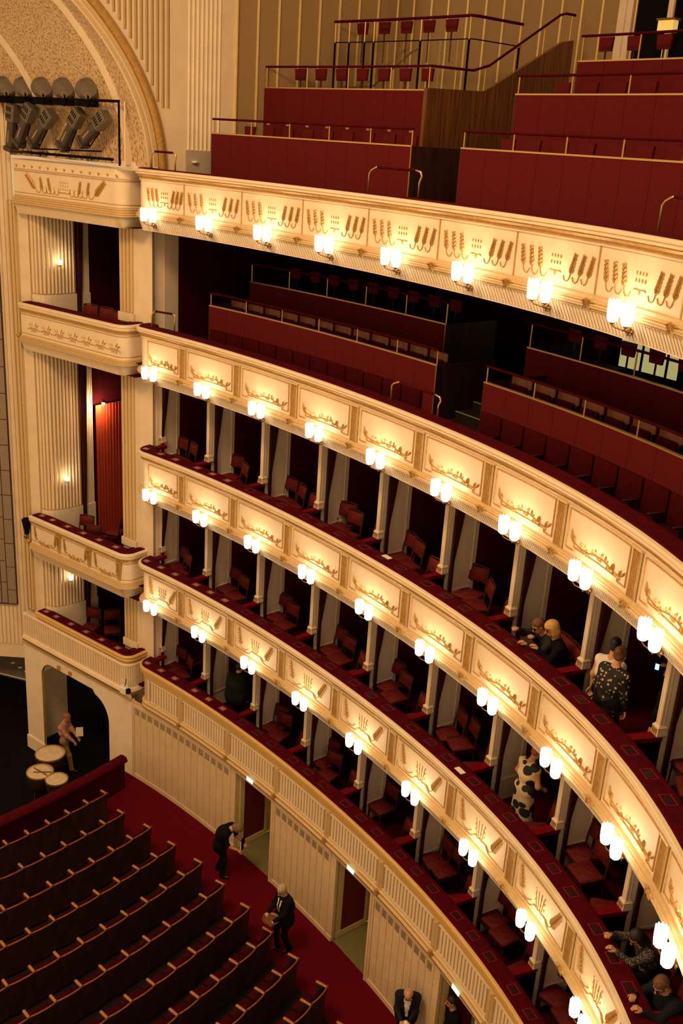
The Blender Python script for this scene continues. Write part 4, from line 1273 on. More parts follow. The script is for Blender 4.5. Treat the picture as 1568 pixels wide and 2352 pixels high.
SPOTS = [(-.37, 1.38, .25, 'beside the white pier'), (-.17, 1.22, .1, 'mid box'), (.27, 1.0, -.1, 'by the right-hand column')]
taken = {(3, 7): (0, 1), (3, 8): (0, 1), (2, 7): (0, 1), (1, 2): (0, 1), (2, 9): (1, 2)}
for k in (1, 2, 3):
    for i in range(1, NB):
        for q, (dt, d, a, wh) in enumerate(SPOTS):
            if q in taken.get((k, i), ()): continue
            if (k, i, q) in ((2, 2, 2), (3, 1, 2), (1, 5, 1)): continue
            t = i + dt + rng.uniform(-.03, .03); d = d + rng.uniform(-.06, .1)
            x, y = C(t, d)
            if not inview(x, y, LZ[k] + .8, 30): continue
            (tx, ty), (nx, ny), _ = TN(t)
            # chairs face the parapet, turned towards the stage
            face = math.atan2(-ny - .15 * ty, -nx - .15 * tx) + a + rng.uniform(-.45, .35)
            chair('red chair %s, %s box from the stage, %s' % (wh, ORD[i], {1: 'lowest tier', 2: 'second tier', 3: 'third tier'}[k]), x, y, LZ[k] + .1, face - math.pi / 2)
for (s, d, z, a, wh) in ((2.70, .80, 5.60, .4, 'with its back to the fluted wall, tall stage box'), (2.25, .95, 5.60, -2.6, 'close to the ledge, tall stage box'), (2.30, 1.60, 5.60, -1.2, 'turned towards us deeper in the tall stage box'),
                         (2.75, 1.0, 2.72, .4, 'beside the inner pilaster, lowest stage box'), (2.2, 1.35, 2.72, .9, 'further back in the lowest stage box'),
                         (2.55, .95, 11.34, .3, 'left of three behind the ledge, upper stage box'), (2.0, .98, 11.34, .2, 'middle of three behind the ledge, upper stage box'), (1.45, .85, 11.34, .0, 'right of three behind the ledge, upper stage box'), (.95, 1.1, 11.34, .0, 'next to the fluted pilaster, upper stage box')):
    x, y = PS(s, d)
    chair('red damask chair ' + wh, x, y, z, math.atan2(-N1[1], -N1[0]) - math.pi / 2 + a)

# ------------------------------------------------------------------ stalls seats
sw_ = .56
bm = MB()
rows = []
for z, yy in ((.06, -.02), (.45, 0), (.80, -.05), (.845, -.06)):
    rows.append([(-sw_ / 2 + .004 + (sw_ - .008) * j / 6, yy - .035 * (1 - ((j - 3) / 3) ** 2), z) for j in range(7)])
n_ = len(rows)
bm.grid(rows)
bm.grid([[(x, y + .035, z) for x, y, z in r] for r in rows][::-1])
sback_me = bm.mesh('backrest', 'seatwood', True)
em = MB().tube([(-sw_ / 2 + .004 + (sw_ - .008) * j / 6, -.045 - .035 * (1 - ((j - 3) / 3) ** 2), .85 + .012 * (1 - ((j - 3) / 3) ** 2)) for j in range(7)], .018, 6)
sedge_me = em.mesh('top_edge', 'railwood', True)
spad_me = rbox(MB(), -.25, .25, .02, .07, .48, .80, .02).mesh('back_cushion', 'redseat', True)
sseat_me = rbox(MB(), -.25, .25, .07, .45, .36, .44, .025).mesh('seat_cushion', 'redseat', True)
sarm_me = rbox(MB(), -.03, .03, -.045, .24, .77, .80, .012).mesh('armrest', 'armwood', True)
sleg_me = MB().box(-.02, .02, .0, .22, 0, .77).mesh('side_support', 'seatwood')
plate_me = MB().box(-.02, .02, -.012, .0, .83, .845).mesh('number_plate', 'paper')
for r, (pe, a0) in enumerate(ROWS):
    p = pe - .30
    kk = 0
    while p > -1 and kk < 24:
        kk += 1
        x, y = AP(p, a0 + .028 * p * p)
        if inview(x, y, .8, 50):
            g = Vector((1, .056 * p)).normalized()
            dx = g.x * PP[0] + g.y * AX[0]; dy = g.x * PP[1] + g.y * AX[1]
            s = thing('stalls_seat', 'dark wooden stalls seat, %s row from the pit, %s seat from the aisle' % (ORD[r + 1], ORD[kk]), 'theatre seat', (x, y, .004), math.atan2(dy, dx), 'stalls seats', True)
            put('backrest', sback_me, s, loc=(0, 0, 0)); put('top_edge', sedge_me, s, loc=(0, 0, 0)); put('seat_cushion', sseat_me, s, loc=(0, 0, 0)); put('back_cushion', spad_me, s, loc=(0, 0, 0))
            put('armrest', sarm_me, s, loc=(sw_ / 2, 0, 0)); put('side_support', sleg_me, s, loc=(sw_ / 2 - .02, 0, 0))
        p -= sw_ / math.sqrt(1 + (.056 * p) ** 2)

# ------------------------------------------------------------------ seats of the two upper tiers
def fold_seat_meshes(tag_, col, h):
    b = rbox(MB(), -.262, .262, .0, .06, .30, h, .012).mesh('backrest', col, True)
    s = rbox(MB(), -.22, .22, -.40, -.02, .30, .36, .025).mesh('seat_pan', col, True)
    a = rbox(MB(), -.02, .02, -.30, .0, .47, .495, .01).mesh('armrest', 'seatwood', True)
    l = MB().box(-.015, .015, -.20, .0, 0, .47).mesh('side_support', 'seatwood')
    return b, s, a, l
FM = fold_seat_meshes('front', 'redseat', .80)
def seat_row(meshes, d, t0, t1, z, lab, group, step=.290, zc=.6, tilt=False):
    n = int((t1 - t0) / step); c = 0
    for j in range(n):
        t = t0 + step * (j + .5)
        x, y = C(t, d)
        if not inview(x, y, z + zc, 20): continue
        c += 1
        (tx, ty), (nx, ny), _ = TN(t)
        s = thing('folding_seat', '%s, %s from the stage' % (lab, ORD[c]), 'theatre seat', (x, y, z), math.atan2(ty, tx), group, True)
        nm = ('backrest', 'seat_pan', 'armrest', 'side_support')
        for q, me in enumerate(meshes):
            if me is None: continue
            put(nm[q], me, s, loc=((.26 if q > 1 else 0), 0, 0))
# (seat faces the room: local -y is outward)
seat_row(FM, 1.62, 1.10, 4.70, 11.42, 'dark red balcony front-row seat, stage-side block', 'balcony front row seats', zc=.4)
seat_row(FM, 1.62, 5.42, 10.6, 11.42, 'dark red balcony front-row seat right of the stairs', 'balcony front row seats', zc=.4)
FW = (rbox(MB(), -.255, .255, .0, .05, .30, .76, .03).mesh('backrest', 'wood', True), rbox(MB(), -.21, .21, -.08, -.01, .28, .62, .02).mesh('seat_pan', 'redseat', True), None, MB().box(-.015, .015, -.05, .05, 0, .6).mesh('side_support', 'seatwood'))
seat_row(FW, 2.25, 1.10, 4.65, 12.10, 'brown wooden balcony second-row seat, stage-side block', 'balcony second row seats')
seat_row(FW, 2.25, 5.42, 10.6, 12.07, 'brown wooden balcony second-row seat right of the stairs', 'balcony second row seats')
def flap(w, h, col='redseat'):
    m = MB(); w2 = w * .42
    m.add([(-w / 2, 0, h), (w / 2, 0, h), (w2, 0, 0), (-w2, 0, 0), (-w / 2, .05, h), (w / 2, .05, h), (w2, .05, 0), (-w2, .05, 0)], [(0, 1, 2, 3), (4, 7, 6, 5), (0, 4, 5, 1), (1, 5, 6, 2), (2, 6, 7, 3), (0, 3, 7, 4)])
    return m
fl1 = flap(.33, .24); fl1.v = [(x, y, z + .60) for x, y, z in fl1.v]
fl_me = fl1.mesh('seat_flap', 'redpanel')
post_me = MB().tube([(0, .03, 0), (0, .03, .62)], .018, 6).mesh('post', 'seatwood')
fb = MB().box(-.20, .20, .05, .08, .55, .80)
FF = (fl_me, post_me, None, None)
def flap_row(d, t0, t1, z, lab, group, step=.305, plates=False):
    n = int((t1 - t0) / step + .01); c = 0
    for j in range(n):
        t = t0 + step * (j + .5)
        x, y = C(t, d)
        if not inview(x, y, z + .7, 10): continue
        c += 1
        (tx, ty), _, _ = TN(t)
        s = thing('tip_up_seat', '%s, %s from the stage' % (lab, ORD[c]), 'theatre seat', (x, y, z), math.atan2(ty, tx), group, True)
        put('seat_flap', fl_me, s, loc=(0, 0, 0)); put('post', post_me, s, loc=(0, 0, 0))
        if plates: put('number_plate', nplate_me, s, loc=(0, 0, 0))
nplate_me = MB().box(-.045, .045, -.02, -.005, .885, .92).mesh('number_plate', 'plaque_pale')
flap_row(2.35, 1.15, 4.05, 16.08 - .23, 'red tip-up seat behind the lowest gallery rail, stage side', 'gallery seats', plates=True)
flap_row(2.35, 4.85, 9.0, 16.10 - .23, 'red tip-up seat behind the lowest gallery rail, right block', 'gallery seats')
flap_row(3.75, 1.2, 3.45, 17.14, 'red tip-up seat under the second gallery rail, stage side', 'gallery seats')
flap_row(3.75, 4.75, 8.2, 16.87, 'red tip-up seat behind the second gallery rail, right block', 'gallery seats')
flap_row(5.15, 1.45, 3.25, 18.22, 'red tip-up seat under the glazed topmost gallery rail', 'gallery seats')
flap_row(5.2, 4.55, 7.4, 17.76, 'red tip-up seat under the third gallery rail, right block', 'gallery seats')
flap_row(3.9, 1.2, 4.0, 12.72, 'dim red upper-row balcony seat, stage-side block', 'balcony upper seats')
flap_row(3.9, 5.2, 7.2, 12.68, 'dim red upper-row balcony seat right of the stairs', 'balcony upper seats')

# ------------------------------------------------------------------ stage spotlights above the stage side parapet
RD = .12
rig = thing('lighting_frame', 'black pipe frame carrying the stage spotlights', 'lighting rig', (*PS(2.5, RD), 15.65))
zu = 17.02
MB().tube([(*PS(5.2, RD), zu - .02), (*PS(.13, RD), zu)], .03, 8).build('upper_pipe', 'black', rig)
MB().tube([(*PS(5.2, RD), zu - .12), (*PS(.9, RD), zu - .08)], .022, 8).build('cable_bundle', 'black', rig)
MB().tube([(*PS(.13, RD), 15.7), (*PS(.13, RD), zu + .03)], .025, 8).build('upright', 'black', rig)
MB().tube([(*PS(.06, .22), 15.7), (*PS(.06, .22), zu)], .02, 8).build('pale_pipe', 'white', rig)
MB().tube([(*PS(3.8, RD), 15.80), (*PS(.35, RD), 15.82)], .03, 8).build('lower_pipe', 'black', rig)
MB().tube([(*PS(3.2, RD - .03), 15.90), (*PS(.7, RD - .03), 15.97)], .018, 8).build('lower_bar', 'black', rig)
rr = random.Random(5)
for j in range(7):
    a = .5 + j * .5
    pts = [(*PS(a + .45 * q / 5 + .03 * rr.uniform(-1, 1), .22 + .05 * rr.uniform(-1, 1)), 15.72 + .12 * abs(math.sin(q * 1.3 + j)) + .02 * rr.random()) for q in range(6)]
    MB().tube(pts, .009, 5).build('cable', 'black', rig, True)
MB().tube([(*PS(5.2, .1), 15.95), (*PS(2.6, -.02), 15.72), (*PS(.2, -.05), 15.66)], .006, 4).build('stay_wire', 'bronze', rig)
drum = MB()
rows = []
for x in (-.16, -.10, .10, .16):
    rr_ = .27 if abs(x) < .12 else .20
    rows.append([(x, rr_ * math.cos(2 * math.pi * k / 16), rr_ * .85 * math.sin(2 * math.pi * k / 16)) for k in range(16)])
drum.grid(rows, 0, True); drum.add(rows[0], [tuple(range(16))]); drum.add(rows[-1], [tuple(range(16))])
drum_me = drum.mesh('lamp_house', 'spotlight2')
ring_me = MB().lathe([(.045, -.012), (.065, -.012), (.065, .012), (.045, .012), (.045, -.012)], 14)
ring_me.v = [(-.175 + z * .5, x, y - .14) for x, y, z in ring_me.v]
ring_me = ring_me.mesh('tilt_knob', 'plaque_pale')
yoke = MB().tube([(-.2, 0, -.14), (-.2, 0, -.36), (.2, 0, -.36), (.2, 0, -.14)], .02, 6).box(-.16, .16, -.22, .25, -.36, -.24)
yoke_me = yoke.mesh('yoke', 'black')
for j, s in enumerate((1.18, 2.0, 2.78, 3.46, 4.2)):
    sp_ = thing('round_spotlight', 'round grey spotlight on the upper pipe, %s from the right' % ORD[j + 1], 'spotlight', (*PS(s, RD), zu + .22), math.atan2(24, -7.5), 'stage spotlights', True)
    put('lamp_house', drum_me, sp_, loc=(0, 0, 0)); put('tilt_knob', ring_me, sp_, loc=(0, 0, 0)); put('yoke', yoke_me, sp_, loc=(0, 0, 0))
# long profile spotlights, axis along local z (lens down)
ho = MB(); rbox(ho, -.15, .15, -.13, .13, .08, .48, .03)
ho_me = ho.mesh('lamp_house', 'spotlight2')
vt = MB()
for q in range(2):
    for w in range(4):
        vt.box(-.11 + .055 * w, -.085 + .055 * w, -.135, -.128, .16 + .16 * q, .26 + .16 * q)
vt_me = vt.mesh('vent_slot', 'black')
ba = MB(); rbox(ba, -.11, .11, -.10, .10, -.52, .10, .03); ba.box(-.14, .14, -.12, .12, -.60, -.50)
ba_me = ba.mesh('lens_barrel', 'spot')
st_me = MB().box(-.02, .02, -.106, -.1, -.40, -.12).mesh('label_strip', 'plaque_pale')
yk_me = MB().tube([(-.16, 0, .05), (-.17, .05, -.45), (.17, .05, -.45), (.16, 0, .05)], .018, 6).mesh('yoke', 'black')
for j, (s, z, tilt) in enumerate(((.90, 16.45, .95), (1.72, 16.42, .72), (2.78, 16.40, .85), (3.45, 16.45, .6), (3.98, 16.38, .2))):
    x, y = PS(s, RD - .03)
    sp_ = thing('profile_spotlight', 'long barrelled spotlight leaning above the parapet, %s from the right' % ORD[j + 1], 'spotlight', (x, y, z), 0, 'stage spotlights', True)
    # tilt within the bay plane so the lens points down towards the stage
    ez = Vector((-E1[0] * math.sin(tilt), -E1[1] * math.sin(tilt), math.cos(tilt)))
    ey = Vector((N1[0], N1[1], 0)); ex = ey.cross(ez)
    sp_.rotation_euler = Matrix((ex, ey, ez)).transposed().to_euler()
    for nm, me in (('lamp_house', ho_me), ('vent_slot', vt_me), ('lens_barrel', ba_me), ('label_strip', st_me), ('yoke', yk_me)):
        put(nm, me, sp_, loc=(0, 0, 0))
# parapet top shelf and white board
shelf = MB().grid([[(*PS(s, d), 15.63) for s in (4.2, -.4)] for d in (-.02, .8)])
shelf.build('shelf', 'white', SB[5])
MB().obox((*PS(.05, .55), 15.70), (E1[0] * .5, E1[1] * .5, 0), (N1[0] * .02, N1[1] * .02, 0), (0, 0, .09)).build('white_board', 'paper', SB[5])

# ------------------------------------------------------------------ kettledrums in the pit, speaker on the stage box, umbrella-like bundle
kd = MB().lathe([(.10, -.62), (.20, -.60), (.33, -.45), (.40, -.2), (.41, -.03)], 24).mesh('bowl', 'copper', True)
kh = MB().lathe([(0, .004), (.30, .004), (.385, .0), (.40, -.02)], 24).mesh('drum_head', 'drum', True)
kr = MB().lathe([(.395, -.03), (.42, -.03), (.42, .01), (.395, .01), (.395, -.03)], 24).mesh('hoop', 'brass')
kl = MB()
for q in range(3):
    a = q * 2.1
    kl.tube([(.22 * math.cos(a), .22 * math.sin(a), -.45), (.34 * math.cos(a), .34 * math.sin(a), -1.0)], .015, 6)
kl_me = kl.mesh('stand', 'spot')
for lab, px, py, sc, zz in (('large kettledrum with worn white head by the pit arch', -7.77, 24.22, 1.0, -.2), ('kettledrum with mallets lying across its white head', -7.79, 23.33, .88, -.2), ('smaller kettledrum half hidden by the velvet barrier', -7.25, 23.05, .74, -.2)):
    t = thing('kettledrum', lab, 'drum', (px, py, -.2), 0, 'kettledrums', True)
    t.scale = (sc, sc, 1)
    put('bowl', kd, t, loc=(0, 0, 0)); put('drum_head', kh, t, loc=(0, 0, 0)); put('hoop', kr, t, loc=(0, 0, 0)); put('stand', kl_me, t, loc=(0, 0, 0))
for j, (a, b) in enumerate((((-8.0, 23.45), (-7.55, 23.15)), ((-7.95, 23.25), (-7.45, 23.3)))):
    o = MB().tube([(*a, -.17), (*b, -.16)], .014, 6).build('drum_mallet', 'wood', None)
    tag(o, ('thick' if j == 0 else 'thin') + ' mallet resting on the middle kettledrum', 'drum mallet', 'drum mallets')
sp_ = thing('wall_speaker', 'small white loudspeaker at the corner of the lowest stage box', 'speaker', (*PS(-.02, -.10), 2.72), math.atan2(E1[1], E1[0]), None, True)
rbox(MB(), -.12, .10, -.09, .09, -.12, .10, .03).build('cabinet', 'paper', sp_)
MB().tube([(-.02, .0, .1), (-.12, .05, .25), (-.2, .1, .42)], .012, 6).build('bracket', 'black', sp_)
MB().box(-.20, -.12, -.05, .05, -.06, .06).build('end_cap', 'black', sp_)
um = thing('stage_lamp', 'small hooded black lamp clamped at the stage end of the garlanded box', 'lamp', (*PS(4.02, -.05), 6.15), math.atan2(E1[1], E1[0]), None, True)
MB().lathe([(.02, -.28), (.06, -.25), (.10, .0), (.13, .16), (.10, .20), (0, .22)], 8).build('hood', 'black', um)
MB().tube([(0, 0, -.26), (.02, 0, -.4), (.14, 0, -.36)], .014, 6).build('clamp', 'black', um)
# programmes left on the velvet ledges
for (k, t, d, lab) in ((3, 5.02, .42, 'white programme lying on the velvet ledge of the third box tier'), (2, 6.52, .30, 'white programme lying on the velvet ledge of the second box tier')):
    (tx, ty), (nx, ny), _ = TN(t)
    z = LZ[k] + .985 + .012
    o = MB().obox((*C(t, d), z + .006), (tx * .10, ty * .10, 0), (nx * .05, ny * .05, 0), (0, 0, .006)).build('programme', 'paper')
    tag(o, lab, 'paper')
# ------------------------------------------------------------------ people
M['skin'] = mat('skin', (.52, .26, .14), .55, var=.06, vscale=10)
M['hair_grey'] = mat('grey_hair', (.42, .34, .25), .7, var=.3, vscale=40, bump=.3, bscale=90)
M['hair_brown'] = mat('brown_hair', (.13, .06, .025), .6, var=.35, vscale=40, bump=.3, bscale=90)
M['hair_black'] = mat('black_hair', (.015, .011, .009), .5, var=.3, vscale=40, bump=.3, bscale=90)
M['hair_blond'] = mat('blond_hair', (.55, .32, .11), .55, var=.25, vscale=40, bump=.3, bscale=90)
M['hair_red'] = mat('red_brown_hair', (.33, .10, .03), .55, var=.25, vscale=40, bump=.3, bscale=90)
M['hair_curl'] = mat('curly_grey_brown_hair', (.20, .12, .06), .8, var=.5, vscale=60, bump=.8, bscale=70)
M['cl_black'] = mat('black_cloth', (.0045, .004, .0045), .85, var=.2, spec=.12)
M['cl_navy'] = mat('dark_blue_cloth', (.011, .011, .018), .85, var=.2, spec=.15)
M['cl_grey'] = mat('dark_grey_cloth', (.022, .023, .022), .85, var=.2, spec=.15)
M['cl_green'] = mat('dark_green_cloth', (.006, .011, .006), .85, var=.2, spec=.12)
M['cl_white'] = mat('white_cloth', (.72, .66, .58), .8, var=.05)
M['cl_pink'] = mat('pink_cloth', (.45, .22, .18), .8, var=.2, vscale=25)
M['cl_tan'] = mat('tan_trousers', (.24, .14, .07), .8, var=.1)
M['shoe'] = mat('dark_shoe', (.012, .010, .009), .4, var=.1)
M['eye'] = mat('dark_eye', (.02, .012, .01), .3, var=.1)
M['lip'] = mat('lip', (.40, .13, .09), .5, var=.1)
def spots(name, base, mark, scale, thr, soft=.03, edge=False):
    m = bpy.data.materials.new(name); m.use_nodes = True; nt = m.node_tree; b = nt.nodes['Principled BSDF']
    tc = nt.nodes.new('ShaderNodeTexCoord'); v = nt.nodes.new('ShaderNodeTexVoronoi'); v.inputs['Scale'].default_value = scale
    if edge: v.feature = 'DISTANCE_TO_EDGE'
    nt.links.new(tc.outputs['Object'], v.inputs['Vector'])
    r = nt.nodes.new('ShaderNodeValToRGB'); r.color_ramp.elements[0].position = thr; r.color_ramp.elements[0].color = (*mark, 1)
    r.color_ramp.elements[1].position = thr + soft; r.color_ramp.elements[1].color = (*base, 1)
    nt.links.new(v.outputs['Distance'], r.inputs[0]); nt.links.new(r.outputs[0], b.inputs['Base Color']); b.inputs['Roughness'].default_value = .8
    return m
M['leopard'] = spots('cream_dress_with_black_patches', (.66, .53, .32), (.012, .010, .008), 6.2, .50, .03)
M['floral'] = spots('black_blouse_with_pale_flowers', (.005, .0045, .0045), (.50, .34, .21), 17, .24, .08)
M['dots'] = spots('dark_sleeve_with_white_dots', (.022, .018, .020), (.40, .33, .32), 60, .28, .08)

def p_caps(a, b, ra, rb, mi): return ('c', np.array(a, float), np.array(b, float), ra, rb, mi)
def p_ell(c, r, mi, R=None): return ('e', np.array(c, float), np.array(r, float), R, None, mi)
def pdist(P, pr):
    if pr[0] == 'c':
        _, a, b, ra, rb, _ = pr
        ab = b - a; l = ab @ ab
        h = np.clip(((P - a) @ ab) / (l + 1e-12), 0, 1)
        return np.linalg.norm(P - a - h[:, None] * ab, axis=1) - (ra + (rb - ra) * h)
    _, c, r, R, _, _ = pr
    q = P - c
    if R is not None: q = q @ R
    k0 = np.linalg.norm(q / r, axis=1); k1 = np.linalg.norm(q / (r * r), axis=1)
    return k0 * (k0 - 1) / (k1 + 1e-9)
def field(P, prims, k):
    d = None
    for pr in prims:
        e = pdist(P, pr)
        if d is None: d = e
        else:
            h = np.clip(k - np.abs(d - e), 0, None)
            d = np.minimum(d, e) - h * h / (4 * k)
    return d
def surfnet(prims, h, k=.03, pad=.05):
    lo = np.full(3, 1e9); hi = -lo
    for pr in prims:
        if pr[0] == 'c':
            for q, r in ((pr[1], pr[3]), (pr[2], pr[4])):
                lo = np.minimum(lo, q - r); hi = np.maximum(hi, q + r)
        else:
            m = pr[2].max(); lo = np.minimum(lo, pr[1] - m); hi = np.maximum(hi, pr[1] + m)
    lo -= pad; hi += pad
    n = np.ceil((hi - lo) / h).astype(int) + 1
    ax = [lo[i] + h * np.arange(n[i]) for i in range(3)]
    G = np.stack(np.meshgrid(*ax, indexing='ij'), -1).reshape(-1, 3)
    D = field(G, prims, k).reshape(n)
    S = D < 0
    acc = np.zeros((n[0] - 1, n[1] - 1, n[2] - 1, 3)); cnt = np.zeros(acc.shape[:3])
    base = np.stack(np.meshgrid(*[np.arange(m - 1) for m in n], indexing='ij'), -1).astype(float)
    cs = [(i, j, l) for i in (0, 1) for j in (0, 1) for l in (0, 1)]
    def sub(A, c): return A[c[0]:A.shape[0] - 1 + c[0], c[1]:A.shape[1] - 1 + c[1], c[2]:A.shape[2] - 1 + c[2]]
    for a in cs:
        for ax_ in range(3):
            if a[ax_]: continue
            b = list(a); b[ax_] = 1
            da, db = sub(D, a), sub(D, b)
            x = (da < 0) != (db < 0)
            t = np.where(x, da / (da - db + 1e-12), 0)
            pt = np.zeros(acc.shape)
            for i in range(3): pt[..., i] = a[i]
            pt[..., ax_] = t
            acc += np.where(x[..., None], pt, 0); cnt += x
    act = cnt > 0
    idx = -np.ones(act.shape, int); idx[act] = np.arange(act.sum())
    V = lo + h * (base[act] + acc[act] / cnt[act][:, None])
    F = []
    for ax_ in range(3):
        o1, o2 = (ax_ + 1) % 3, (ax_ + 2) % 3
        s0 = [slice(None)] * 3; s1 = [slice(None)] * 3
        s0[ax_] = slice(0, -1); s1[ax_] = slice(1, None)
        X = np.argwhere(S[tuple(s0)] != S[tuple(s1)])
        inside = S[tuple(s0)][tuple(X.T)]
        def cell(d1, d2):
            c = X.copy(); c[:, o1] -= d1; c[:, o2] -= d2
            return c
        ok = np.ones(len(X), bool)
        cells = [cell(0, 0), cell(1, 0), cell(1, 1), cell(0, 1)]
        for c in cells:
            ok &= (c >= 0).all(1) & (c < np.array(act.shape)).all(1)
        q = np.stack([idx[tuple(np.clip(c, 0, np.array(act.shape) - 1).T)] for c in cells], 1)[ok]
        ins = inside[ok]
        q[~ins] = q[~ins][:, ::-1]
        F.append(q)
    F = np.concatenate(F)
    cen = V[F].mean(1)
    best = None; mi = np.zeros(len(F), int)
    for pr in prims:
        e = pdist(cen, pr)
        if best is None: best = e.copy(); mi[:] = pr[5]
        else:
            w = e < best; best[w] = e[w]; mi[w] = pr[5]
    return V, F, mi
def rotm(pitch, yaw, roll=0.):
    return np.array(Matrix.Rotation(yaw, 3, 'Z') @ Matrix.Rotation(-pitch, 3, 'X') @ Matrix.Rotation(roll, 3, 'Y'))
def ik(S, T, a, b, pole):
    S, T, pole = np.array(S, float), np.array(T, float), np.array(pole, float)
    d = T - S; L = np.linalg.norm(d)
    if L > (a + b) * .995: T = S + d / L * (a + b) * .995; d = T - S; L = np.linalg.norm(d)
    u = d / L
    x = (a * a - b * b + L * L) / (2 * L); h = math.sqrt(max(0, a * a - x * x))
    p = pole - u * (pole @ u); p /= np.linalg.norm(p) + 1e-9
    return S + u * x + p * h, T
SK, TOP, BOT, SHO, SHI, EYE, LIP, TIE = range(8)
def person(label, loc, yaw, mats, hair=None, hairmat=None, H=1.72, lean=0., bow=0., head=(0, 0), hands=None, sit=False, sleeve='long', skirt=0., shirt=None, bulk=0., feet=.10, step=0., glasses=False, curl=.7):
    k = H / 1.75
    t = thing('person', label, 'person', loc, yaw, None, True)
    hz = .93 * k if not sit else .52
    P0 = np.array([0, 0, hz])
    d1 = np.array([0, math.sin(lean), math.cos(lean)]); d2 = np.array([0, math.sin(lean + bow), math.cos(lean + bow)])
    chest = P0 + d1 * .27 * k; nk = chest + d2 * .25 * k
    fwd = np.array([0, d2[2], -d2[1]])
    hd = rotm(head[0] + (lean + bow) * .4, head[1])
    Hc = nk + d2 * .07 * k + hd @ np.array([0, .03, .13]) * k
    pr = []
    pr += [p_caps(P0 + [-.085 * k, 0, 0], P0 + [.085 * k, 0, 0], .125 * k + bulk, .125 * k + bulk, BOT)]
    pr += [p_caps(P0 + d1 * .08, chest, .125 * k + bulk, .135 * k + bulk, TOP)]
    pr += [p_caps(chest + [-.075 * k, 0, 0], chest + [.075 * k, 0, 0], .125 * k + bulk, .125 * k + bulk, TOP)]
    pr += [p_caps(nk + [-.11 * k, 0, 0] - d2 * .10, nk + [.11 * k, 0, 0] - d2 * .10, .105 * k + bulk * .6, .105 * k + bulk * .6, TOP)]
    pr += [p_caps(nk - d2 * .03, Hc - hd @ np.array([0, .02, .06]), .062 * k, .052 * k, SK)]
    sh = {s: nk + np.array([s * .185 * k, 0, 0]) - d2 * .055 for s in (-1, 1)}
    for s in (-1, 1):
        pr.append(p_caps(nk + np.array([s * .07, 0, 0]) - d2 * .03, sh[s], .06 * k, .068 * k, TOP))
    hands = hands or {}
    fine = []
    for s in (-1, 1):
        T = hands.get(s)
        if T is None: T = (s * .26 * k, .06, hz - .12)
        el, wr = ik(sh[s], T, .29 * k, .25 * k, (s * .6, -.6, -.7))
        am = TOP if sleeve in ('long', 'short') else SK
        fm = TOP if sleeve == 'long' else SK
        b = .012 if sleeve == 'long' else 0
        pr.append(p_caps(sh[s], el, .056 * k + b, .046 * k + b, am)); pr.append(p_caps(el, wr - (wr - el) * .06, .044 * k + b, .032 * k + b * .7, fm))
        # hand
        u = wr - el; u /= np.linalg.norm(u)
        side = np.cross(u, [0, 0, 1.]) * s
        side = side / (np.linalg.norm(side) + 1e-9) if np.linalg.norm(side) > .1 else np.array([0, 1., 0])
        nrm = np.cross(u, side); 
        if nrm[2] > 0: nrm = -nrm                       # palm side looks down
        hp = [p_caps(wr - u * .07, wr, .029, .026, SK)]
        for f in range(4):
            o = side * (.030 - .020 * f)
            kn = wr + u * (.085 - .004 * abs(f - 1)) + o
            hp.append(p_caps(wr + u * .012 + o * .55, kn, .016, .0125, SK))
            L = (.040, .046, .043, .034)[f]
            c = curl
            m1 = kn + (u * math.cos(c) + nrm * math.sin(c)) * L
            m2 = m1 + (u * math.cos(2 * c) + nrm * math.sin(2 * c)) * L * .75
            hp.append(p_caps(kn, m1, .0105, .0095, SK)); hp.append(p_caps(m1, m2, .0095, .008, SK))
        tb = wr + u * .03 + side * .032
        t1 = tb + (u * .75 + side * .6 + nrm * .35) * .040; t2 = t1 + (u * .95 + side * .1 + nrm * .5) * .032
        hp += [p_caps(wr + u * .01 + side * .012, tb, .017, .014, SK), p_caps(tb, t1, .0125, .011, SK), p_caps(t1, t2, .011, .009, SK)]
        fine.append((hp, .0065, .008))
    # legs
    for s in (-1, 1):
        hip = P0 + np.array([s * .09 * k, 0, -.02])
        if sit:
            kn = hip + np.array([s * .04, .42 * k, .0]); an = kn + np.array([0, .02, -(hz - .09)])
            an[2] = .09
        else:
            an = np.array([s * feet, s * step, .09]); kn, an = ik(hip, an, .43 * k, .42 * k, (0, 1, 0))
        lm = BOT if not skirt else SK
        pr.append(p_caps(hip, kn, .085 * k + bulk * .5, .06 * k, BOT if not skirt else TOP)); pr.append(p_caps(kn, an, .058 * k + (.012 if not skirt else 0), .042 * k + (.018 if not skirt else 0), lm))
        pr.append(p_caps(an + [0, -.03, -.045], an + [0, .15, -.055], .042, .034, SHO))
    if skirt:
        a = P0 + [0, 0, .02]; b = np.array([0, .02, max(hz - skirt, .12)])
        for s in (-1, 1):
            pr.append(p_caps(a + [s * .05, 0, 0], b + [s * .09, 0, 0], .13 * k, .15 * k, TOP))
    if bulk and not skirt:
        pr.append(p_caps(P0 + [-.07 * k, 0, -.10], P0 + [.07 * k, 0, -.10], .125 * k + bulk, .125 * k + bulk, TOP))
    # head
    hp = [p_ell(Hc + hd @ np.array([0, 0, .02]), np.array([.078, .098, .108]) * k, SK, hd), p_ell(Hc + hd @ np.array([0, .028, -.055]), np.array([.056, .066, .062]) * k, SK, hd),
          p_caps(Hc + hd @ np.array([0, .095, .018]) * k, Hc + hd @ np.array([0, .118, -.022]) * k, .010, .016, SK), p_caps(nk, Hc - hd @ np.array([0, .01, .05]), .055 * k, .05 * k, SK),
          p_caps(Hc + hd @ np.array([-.02, .092, -.062]) * k, Hc + hd @ np.array([.02, .092, -.062]) * k, .009, .009, LIP)]
